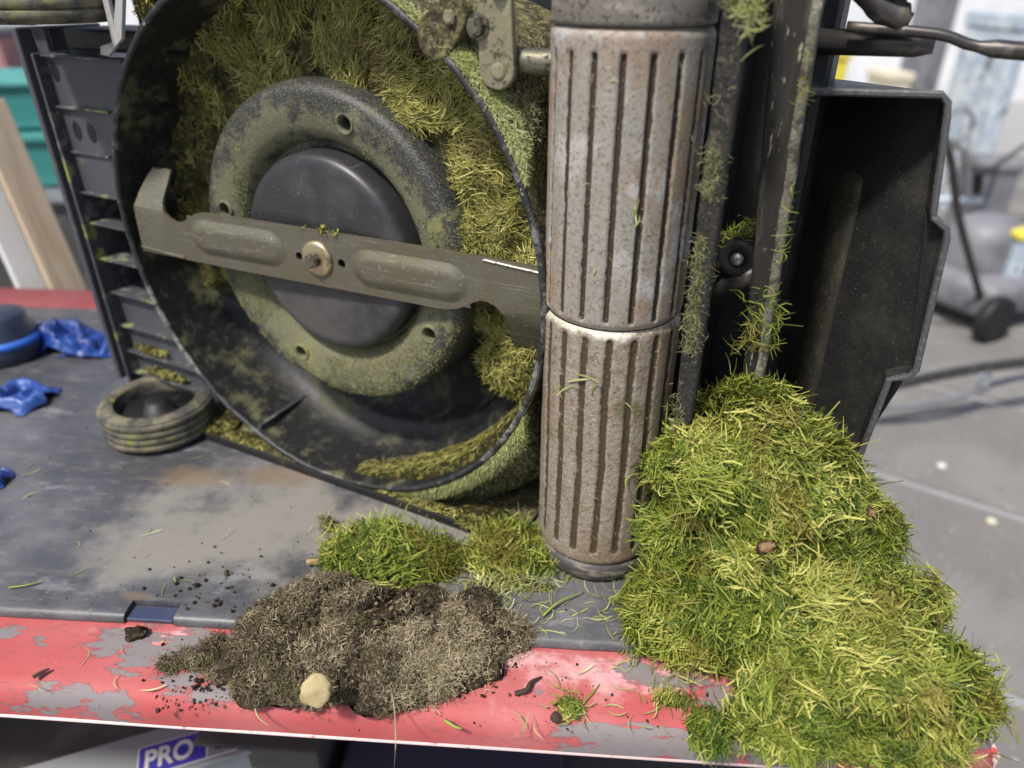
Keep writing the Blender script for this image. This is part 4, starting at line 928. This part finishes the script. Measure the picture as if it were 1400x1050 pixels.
for k in range(160): crumb(ground(random.uniform(20, 600), random.uniform(560, 830), 0), abs(random.gauss(0, .0004)) + .0002, 0)
for k in range(60): crumb(ground(random.uniform(350, 800), random.uniform(770, 850), 0), abs(random.gauss(0, .0006)) + .0003, 0)
add_stuff('soil_crumbs', ch, ['soil_core'], None, label='dark soil crumbs scattered over mat and red edge', category='soil')
# stray clippings on mat and paint
P, Nn = [], []
for k in range(170):
    px, py = random.uniform(590, 850), random.uniform(775, 868); p = ground(px, py, .0012); P.append(p[:])
for k in range(40):
    px, py = random.uniform(700, 1010), random.uniform(900, 1000); p = ground(px, py, ZR + .0012); P.append(p[:])
for k in range(60):
    px, py = random.uniform(20, 600), random.uniform(620, 960); z = 0 if py < 830 else ZR; p = ground(px, py, z + .0012); P.append(p[:])
P = np.array(P); n_ = len(P); ang = rng.uniform(0, 2 * math.pi, n_)
v, f = strands_arrays(P, np.stack([np.cos(ang), np.sin(ang), 0 * ang], 1), np.tile([0, 0, 1.], (n_, 1)), rng.uniform(.006, .022, n_), rng.uniform(.0005, .0013, n_), .6); v[:, 2] = np.maximum(v[:, 2], P[:, 2].repeat(8) - .0006)
add_stuff('stray_clippings', [(v, f, 0)], ['grass_pale'], None, label='single stray clippings scattered on mat and red edge', category='grass clippings')
# countable bits
g = lambda x, y, z=ZR: ground(x, y, z + .001)
single_strand('straw', [at(333, 905, .40) + Vector((0, 0, .004)), g(345, 950), g(352, 978), g(368, 992)], .0018, 'straw', 'pale curved straw lying over the left front of the soil heap', 'straw')
single_strand('straw', [g(528, 928) + Vector((0, 0, .022)), g(541, 962) + Vector((0, -.006, .012)), at(541, 1008, .318), at(539, 1050, .316)], .0012, 'straw', 'thin dry stalk hanging over the bench edge below soil heap', 'straw')
single_strand('straw', [g(608, 984), g(622, 993), g(632, 996)], .0032, 'blade_green', 'short yellow green stem on red paint right of soil heap', 'straw')
single_strand('grass_blade', [ground(12, 803, .002), ground(35, 800, .003), ground(62, 793, .002)], .0022, 'blade_green', 'pale grass blade lying alone on the left of the mat', 'grass blade')
single_strand('grass_blade', [ground(742, 842, .002), ground(765, 822, .006), ground(798, 809, .003)], .0026, 'blade_green', 'long grass blade on the mat in front of the roller foot', 'grass blade')
single_strand('grass_blade', [g(797, 962), g(812, 945), g(820, 935)], .0016, 'blade_green', 'thin grass blade leaning from the tiny tuft on red edge', 'grass blade')
single_strand('twig', [g(45, 926, ZR + .002), g(57, 919, ZR + .002), g(68, 914, ZR + .002)], .0045, 'twig', 'short dark twig on red paint at far left', 'twig')
single_strand('twig', [g(704, 948), g(720, 943, ZR + .003), g(727, 932, ZR + .003), g(741, 925)], .0045, 'twig', 'crooked dark twig on red paint right of soil heap', 'twig')
single_strand('twig', [g(420, 768, .004), g(432, 767, .005), g(447, 770, .003)], .0085, 'leaf_dry', 'stubby brown stick on the mat left of grass clump', 'twig')
def nugget(name, p, r, m, label, cat, amp=.25, rot=0):
    v, f = ICO1 if max(r) < .004 else ico(3); q = v * np.array(r); q = q * (1 + amp * vnoise(v * 1.0, 1.7, p.x * 50))[:, None]
    me = mesh_from(name, [(q, f, 0)], [m]); o = link(bpy.data.objects.new(name, me), label=label, category=cat); o.location = p; o.rotation_euler = (0, 0, rot); return o
v, f = ico(3)
chip = nugget('wood_chip', at(432, 945, .342), (.0105, .0026, .0122), 'wood_chip', 'pale oval wood chip stuck in the front of the soil heap', 'wood chip', .30); chip.rotation_euler = (R(-38), R(20), 0)
nugget('seed', g(760, 981, ZR + .003), (.0042, .0042, .004), 'twig', 'round black seed on the red edge under the tiny tuft', 'seed', .15)
nugget('soil_lump', g(186, 866, ZR + .003), (.009, .006, .006), 'soil_core', 'olive brown lump on worn grey patch near the mat notch', 'soil lump', .6)
def leaf(name, p, size, label, m='leaf_dry', tilt=(0, 0, 0)):
    bm = bmesh.new(); outl = [(-1, 0), (-.6, .45), (-.1, .62), (.35, .5), (.55, .25), (1, .15), (.75, -.1), (.9, -.45), (.4, -.55), (.0, -.42), (-.3, -.6), (-.7, -.4)]
    c = bm.verts.new((0, 0, .0)); vs_ = [bm.verts.new((x * size, y * size, size * (.25 * x * x - .2 * y + .12 * math.sin(5 * x)))) for x, y in outl]
    for i in range(len(vs_)): bm.faces.new((c, vs_[i], vs_[(i + 1) % len(vs_)]))
    r = bmesh.ops.solidify(bm, geom=bm.faces[:], thickness=.0005)
    return obj(name, fixn(bm), m, None, True, loc=p, rot=tilt, label=label, category='leaf')
leaf('dry_leaf', at(1046, 748, .378), .0085, 'torn tan leaf on the front of the green grass heap', tilt=(R(60), R(-20), R(15)))
leaf('dry_leaf', at(1190, 700, .43), .0075, 'reddish brown leaf near the right outline of the grass heap', 'leaf_dry', (R(50), R(40), 0))
leaf('dry_leaf', at(1282, 830, .41), .005, 'small brown leaf poking out of the right side of grass heap', 'leaf_dry', (R(80), R(-60), 0))

# ================================================================== THINGS BEHIND AND BELOW (out of focus)
MAT['nitrile'] = M('blue nitrile', (.013, .04, .22), .38, layers=[dict(k='noise', s=30, lo=.45, hi=.7, c=(.04, .11, .38))], bump=[(60, .5, .004)], coat=.2)
MAT['navy'] = M('dark navy plastic', (.03, .035, .06), .4)
MAT['blue'] = M('blue band', (.04, .16, .62), .4)
MAT['teal'] = M('teal plastic', (.035, .22, .20), .5, layers=[dict(k='noise', s=5, st=(1, 1, 5), lo=.45, hi=.65, c=(.06, .30, .27))])
MAT['white'] = M('white paint', (.72, .71, .68), .5)
MAT['pine'] = M('pale pine', (.56, .44, .30), .6, layers=[dict(k='noise', s=8, st=(8, 8, .5), lo=.45, hi=.6, c=(.46, .34, .21))])
MAT['grey'] = M('mid grey plastic', (.20, .20, .215), .5, layers=[dict(k='noise', s=6, lo=.45, hi=.65, c=(.13, .13, .14))])
MAT['pale_blue'] = M('pale blue sheet', (.40, .47, .55), .6, layers=[dict(k='noise', s=9, lo=.45, hi=.6, c=(.60, .64, .68)), dict(k='noise', s=14, lo=.58, hi=.62, c=(.12, .13, .15))])
MAT['yellow'] = M('yellow plastic', (.75, .62, .07), .5)
MAT['cyan'] = M('cyan plastic', (.26, .42, .48), .5)
MAT['cream'] = M('cream card', (.66, .60, .46), .7)
MAT['rose'] = M('faded red plastic', (.42, .20, .19), .6)
MAT['wall'] = M('white rendered wall', (.80, .80, .80), .9, layers=[dict(k='noise', s=2, lo=.4, hi=.7, c=(.66, .67, .69))])
MAT['case_grey'] = M('light grey case plastic', (.23, .24, .25), .5, layers=[dict(k='noise', s=12, lo=.5, hi=.7, c=(.17, .17, .18))])
MAT['label_blue'] = M('violet blue label', (.05, .04, .33), .5); MAT['label_white'] = M('off white print', (.62, .60, .54), .6); MAT['label_navy'] = M('dark print', (.02, .02, .05), .6)
# crumpled gloves
def crumple(name, p, r, m, label, cat, seed, amp=.5):
    """a thin sheet thrown down in folds"""
    n = 44; V = []
    for i in range(n + 1):
        for j in range(n + 1):
            u, v = i / n * 2 - 1, j / n * 2 - 1; k = math.hypot(u, v); a_ = math.atan2(v, u)
            edge = 1 + .25 * mnoise.noise(Vector((math.cos(a_) * 1.6 + seed, math.sin(a_) * 1.6, seed)))
            q = Vector((u * edge, v * edge, 0)); w = q + Vector((mnoise.noise(q * 1.3 + Vector((seed, 0, 4))), mnoise.noise(q * 1.3 + Vector((0, seed, 9))), 0)) * .5
            h = (1 - abs(mnoise.noise(w * 1.5 + Vector((seed, seed, 0)))) * 2.4) * .75 + (.5 - abs(mnoise.noise(w * 3.1 + Vector((0, seed, 2))))) * .35
            env = max(0, 1 - (k / 1.25) ** 3)
            V.append((w.x * r[0] * 1.15, w.y * r[1] * 1.15, max(.02, h) * env * r[2] * 1.25))
    F = [[i * (n + 1) + j, (i + 1) * (n + 1) + j, (i + 1) * (n + 1) + j + 1, i * (n + 1) + j + 1] for i in range(n) for j in range(n)]
    me = mesh_from(name, [(V, F, 0)], [m]); o = link(bpy.data.objects.new(name, me), label=label, category=cat); o.location = (p.x, p.y, .0012)
    sm = o.modifiers.new('thickness', 'SOLIDIFY'); sm.thickness = .001; sm.offset = 1; return o
p = ground(82, 478); crumple('glove', p + Vector((0, .01, .022)), (.040, .028, .038), 'nitrile', 'crumpled blue glove on the mat near the far bench edge', 'glove', 3)
p = ground(128, 480); crumple('glove', p + Vector((0, .0, .008)), (.034, .022, .016), 'nitrile', 'flat blue glove lying right of the crumpled blue glove', 'glove', 8)
p = ground(10, 556); crumple('glove', p + Vector((-.012, .01, .010)), (.050, .028, .020), 'nitrile', 'blue glove at the left frame edge in front of the dark tub', 'glove', 12)
p = ground(0, 664); crumple('glove', p + Vector((-.012, .004, .006)), (.016, .012, .012), 'nitrile', 'scrap of blue glove at the left frame edge low on the mat', 'glove', 15)
tb = empty('tub', ground(-14, 505) + Vector((0, .045, .0005)), label='dark round tub with a blue band at the left frame edge', category='tub')
obj('tub_body', fixn(lathe(bmesh.new(), [(0.001, 0), (.046, 0), (.049, .003), (.049, .022), (.045, .026), (.045, .040), (.038, .048), (.038, .062), (.03, .066), (.001, .067)], 'Z', seg=40)), 'navy', tb, True)
obj('band', fixn(lathe(bmesh.new(), [(.0492, .024), (.0505, .025), (.0505, .031), (.0455, .034)], 'Z', seg=40)), 'blue', tb, True)
# boards leaning behind the bench
def board(name, p_low, p_top, w, th, m, label):
    a_, b_ = Vector(p_low), Vector(p_top); d = b_ - a_; L_ = d.length
    o = obj(name, B(-w / 2, w / 2, -th / 2, th / 2, 0, L_, .002), m, None, label=label, category='board'); o.location = a_; o.rotation_euler = d.to_track_quat('Z', 'Y').to_euler(); return o
d_ = (at(5, 170, 1.36) - at(118, 430, 1.30)); 
for nm, m, x0, lab in (('board', 'pine', 108, 'tan pine board leaning behind the bench beside the white board'), ('board', 'white', 60, 'white painted board leaning behind the bench, left of the tan one')):
    q = at(x0, 430, 1.30); dn = d_.normalized(); t = (FLOOR_Z + .01 - q.z) / dn.z; top = q + dn * .40
    bd = board(nm, q + dn * t, top, .058 if m == 'pine' else .046, .02, m, lab)
# teal crates, cabinet and oddments at the left
def crate(p, w, d, h, m, label, cat='crate', name='crate'):
    e = empty(name, p, (0, 0, R(8)), label=label, category=cat)
    obj('crate_body', B(-w / 2, w / 2, -d / 2, d / 2, 0, h * .8, .012), m, e); obj('crate_rim', B(-w / 2 - .012, w / 2 + .012, -d / 2 - .012, d / 2 + .012, h * .805, h, .01), m, e); return e
def sits(px, py, Y): q = at(px, py, Y); return q
q = at(40, 258, 2.1); crate(Vector((q.x, 2.25, q.z)), .42, .3, .155, 'teal', 'lower teal crate behind the leaning boards')
q2 = Vector((q.x - .05, 2.25, q.z + .158)); crate(q2, .40, .3, .135, 'teal', 'upper teal crate stacked behind the leaning boards')
tbl = empty('side_cabinet', (q.x, 2.25, FLOOR_Z), label='dark grey cabinet carrying the teal crates', category='cabinet')
obj('cabinet_body', B(-.75, .32, -.22, .22, .002, q.z - FLOOR_Z - .022, .006), 'dark_steel', tbl); obj('cabinet_top', B(-.77, .34, -.24, .24, q.z - FLOOR_Z - .021, q.z - FLOOR_Z - .002, .004), 'grey', tbl)
for x in (-.7, -.2): obj('door', B(x, x + .46, -.228, -.2205, .04, q.z - FLOOR_Z - .06, .003), 'dark_steel', tbl)
q = at(10, 120, 3.0); e = empty('storage_bin', (q.x - .12, 3.1, FLOOR_Z), label='faded red storage bin at the upper left behind teal crates', category='bin')
obj('bin_body', B(-.12, .16, -.12, .12, .002, q.z - FLOOR_Z + .18, .01), 'rose', e); obj('bin_lid', B(-.13, .17, -.13, .13, q.z - FLOOR_Z + .181, q.z - FLOOR_Z + .21, .008), 'grey', e)
q = at(36, 110, 3.2); e = empty('storage_bin', (q.x + .06, 3.35, FLOOR_Z), label='grey storage bin right of the faded red bin', category='bin')
obj('bin_body', B(-.09, .30, -.15, .15, .002, q.z - FLOOR_Z + .14, .01), 'grey', e); obj('bin_lid', B(-.10, .31, -.16, .16, q.z - FLOOR_Z + .141, q.z - FLOOR_Z + .17, .008), 'cream', e)
# far wall with a white door
wall = obj('wall', B(-9, 9, 9.0, 9.2, FLOOR_Z, 3.2), 'wall', label='pale rendered workshop wall far behind everything', category='wall')
# another mower parked at the right
def far_mower():
    q = ground(1330, 425, FLOOR_Z); e = empty('parked_mower', (q.x, q.y, FLOOR_Z), (0, 0, R(25)), label='grey push mower parked on the floor behind the grass heap', category='lawn mower')
    bm = bmesh.new(); box(bm, -.26, .30, -.22, .24, .07, .22, .04); obj('deck', bm, 'grey', e, True)
    bm = bmesh.new(); lathe(bm, [(0.001, .42), (.06, .42), (.12, .39), (.14, .33), (.14, .221)], 'Z', (-.05, .02, 0), 24); obj('engine_cover', fixn(bm), 'grey', e, True)
    obj('fuel_cap', fixn(lathe(bmesh.new(), [(.001, .30), (.03, .30), (.035, .27), (.035, .221)], 'Z', (.12, -.10, 0), 16)), 'yellow', e, True)
    for x in (-.24, .26):
        for y in (-.23, .25):
            w = fixn(lathe(bmesh.new(), [(.001, -.02), (.07, -.02), (.09, -.024), (.095, -.01), (.095, .01), (.09, .024), (.07, .02), (.001, .02)], 'Y', (x, y, .097), 24)); obj('wheel', w, 'black', e, True)
    bm = bmesh.new(); tube(bm, smooth_path([(-.24, -.16, .15), (-.55, -.17, .52), (-.75, -.17, .80), (-.82, 0, .86), (-.75, .17, .80), (-.55, .17, .52), (-.24, .18, .15)], 6), .014, 10); obj('handlebar', bm, 'steel_tube', e, True)
    return e
far_mower()
def spot(px, py, z=FLOOR_Z): return ground(px, py, z)
def boxthing(name, px0, py0, px1, py1, Y, dep, m, label, cat, extra=None):
    a_, b_ = at(px0, py1, Y), at(px1, py0, Y); e = empty(name, ((a_.x + b_.x) / 2, Y, FLOOR_Z), label=label, category=cat); w = (b_.x - a_.x) / 2; top = b_.z - FLOOR_Z
    obj('body', B(-w, w, 0, dep, .002, top * .93, .01), m, e); obj('lid', B(-w - .01, w + .01, -.01, dep + .01, top * .931, top, .008), extra or m, e); return e
boxthing('carton', 1112, 66, 1165, 125, 4.6, .3, 'yellow', 'yellow carton under the handle tube, far right background', 'carton', 'yellow')
boxthing('carton', 1205, 100, 1250, 150, 4.8, .3, 'cream', 'cream carton standing right of the yellow carton', 'carton')
boxthing('machine_cover', 1330, 20, 1420, 240, 4.2, .5, 'pale_blue', 'pale blue sheeted machine at the right frame edge', 'machine')
boxthing('tool_cabinet', 1265, -30, 1322, 100, 5.6, .4, 'grey', 'dark grey tool cabinet against the far wall', 'cabinet')
boxthing('tub', 1345, 225, 1400, 262, 3.3, .25, 'grey', 'grey tub beside the pale blue sheeted machine', 'tub')
boxthing('crate', 1375, 320, 1420, 385, 2.7, .2, 'pale_blue', 'pale blue crate at the right edge beside the parked mower', 'crate', 'yellow')
# handlebars lying close behind the bench, two tubes and a bracket
e = empty('folded_handlebar', spot(1290, 560), (0, 0, 0), label='folded steel handlebar lying on the floor right of the deflector', category='handlebar')
def rel(px, py, z): return ground(px, py, z) - e.location
bm = bmesh.new(); tube(bm, smooth_path([rel(1150, 545, -.62), rel(1240, 523, -.60), rel(1330, 505, -.58), rel(1440, 490, -.56)], 5), .016, 12); obj('upper_tube', bm, 'steel_tube', e, True)
bm = bmesh.new(); tube(bm, smooth_path([rel(1150, 560, -.70), rel(1230, 556, -.69), rel(1300, 545, -.68), rel(1370, 522, -.66), rel(1450, 505, -.64)], 5), .010, 12); obj('lower_tube', bm, 'grey', e, True)
bm = bmesh.new(); tube(bm, [rel(1340, 535, -.69), rel(1348, 512, -.62)], .018, 10); obj('clamp', bm, 'white', e, True)
e = empty('wire_stand', spot(1290, 300), label='dark bent wire stand behind the parked mower', category='stand')
bm = bmesh.new(); tube(bm, smooth_path([rel(1285, 190, -.25), rel(1315, 205, -.25), rel(1340, 235, -.25), rel(1400, 200, -.25), rel(1440, 180, -.25)], 6), .012, 10); obj('top_wire', bm, 'steel_tube', e, True)
bm = bmesh.new(); tube(bm, [rel(1338, 236, -.25), rel(1335, 262, -.40), rel(1330, 330, FLOOR_Z + .02)], .022, 10); obj('post', bm, 'black', e, True)
bm = bmesh.new(); tube(bm, [rel(1268, 272, -.42), rel(1330, 275, -.42), rel(1372, 272, -.42)], .014, 10); obj('cross_bar', bm, 'pale_blue', e, True)
e = empty('cable_coil', spot(1310, 330), label='grey cable coil hanging on the wire stand in the right background', category='cable')
bm = bmesh.new(); c_ = rel(1310, 172, -.25); tube(bm, [c_ + Vector((.085 * math.cos(t_ * .314), .01 * math.sin(t_), .085 * math.sin(t_ * .314))) for t_ in range(21)], .011, 8); obj('coil', bm, 'grey', e, True)
# pebbles of litter on the floor
for (px, py, m, lab) in ((1287, 638, 'white', 'round white cap on the slab joint'), (1355, 714, 'cream', 'round cream cap on the floor near the right edge')):
    o = obj('bottle_cap', fixn(lathe(bmesh.new(), [(.001, .008), (.010, .008), (.012, .006), (.012, 0), (.001, 0)], 'Z', seg=20)), m, None, True, loc=ground(px, py, FLOOR_Z + .0095), label=lab, category='cap')

# below the bench: a grey case with a printed label on the shelf, and dark boxes
case = empty('tool_case', (-.412, .492, -.4985), (0, 0, R(20)), label='grey case with a blue and white printed label under the bench', category='case')
obj('case_body', B(-.25, .17, -.014, .050, .0, .190, .004), 'case_grey', case)
obj('lid_panel', B(-.252, .172, -.016, .052, .1905, .198, .003), 'case_grey', case)
def flat_text(s, size, m, parent, loc, rot=(0, 0, 0), bold=.0):
    cu = bpy.data.curves.new('t', 'FONT'); cu.body = s; cu.size = size; cu.extrude = .0004; cu.offset = bold
    t = bpy.data.objects.new('t', cu); col.objects.link(t); bpy.context.view_layer.update()
    me = bpy.data.meshes.new_from_object(t.evaluated_get(bpy.context.evaluated_depsgraph_get())); bpy.data.objects.remove(t, do_unlink=True)
    me.materials.clear(); me.materials.append(MAT[m]); o = bpy.data.objects.new('lettering', me); link(o, parent); o.location = loc; o.rotation_euler = rot; return o
lab = obj('printed_label', B(-.009, .112, -.009, .031, .1981, .1985), 'label_white', case)
obj('label_field', B(-.0075, .064, -.0075, .0295, .1985, .1988), 'label_blue', lab); obj('label_field', B(.066, .1105, -.0075, .0295, .1985, .1988), 'case_grey', lab)
t_ = flat_text('PRO', .034, 'label_white', lab, (-.002, .0, .1990), bold=.0009); t_.scale.x = .80
t_ = flat_text('U', .034, 'label_navy', lab, (.070, .0, .1990), bold=.0012)
for (x0, x1, y, z1, m, lab_) in ((-.36, -.22, .62, .20, 'dark_steel', 'brown black box on the lower shelf right of the grey case'), (-.20, .06, .58, .14, 'navy', 'slate box on the lower shelf under the soil heap'), (-1.05, -.93, .66, .12, 'cream', 'pale sack on the lower shelf left of the grey case')):
    e = empty('box', ((x0 + x1) / 2, y, -.498), (0, 0, R(-4)), label=lab_, category='box'); w = (x1 - x0) / 2
    obj('box_body', B(-w, w, -.1, .12, 0, z1 * .8, .006), m, e); obj('box_lid', B(-w - .005, w + .005, -.105, .125, z1 * .805, z1, .004), m, e)
GROUPS = {'glove': 'blue gloves on the bench', 'crate': 'plastic crates in the background', 'board': 'boards leaning behind the bench', 'carton': 'cartons in the far background', 'straw': 'loose stalks on the bench',
          'grass_blade': 'single grass blades on the bench', 'twig': 'twigs on the bench', 'dry_leaf': 'dry leaves in the grass heap', 'grass_clump': 'small grass clumps on the bench', 'storage_bin': 'storage bins behind the bench',
          'bottle_cap': 'caps on the floor', 'box': 'boxes on the lower shelf'}
for o in list(col.objects):
    if o.parent is None and o.name.split('.')[0] in GROUPS: o['group'] = GROUPS[o.name.split('.')[0]]
scene.render.engine = 'CYCLES'
scene.cycles.use_denoising = True
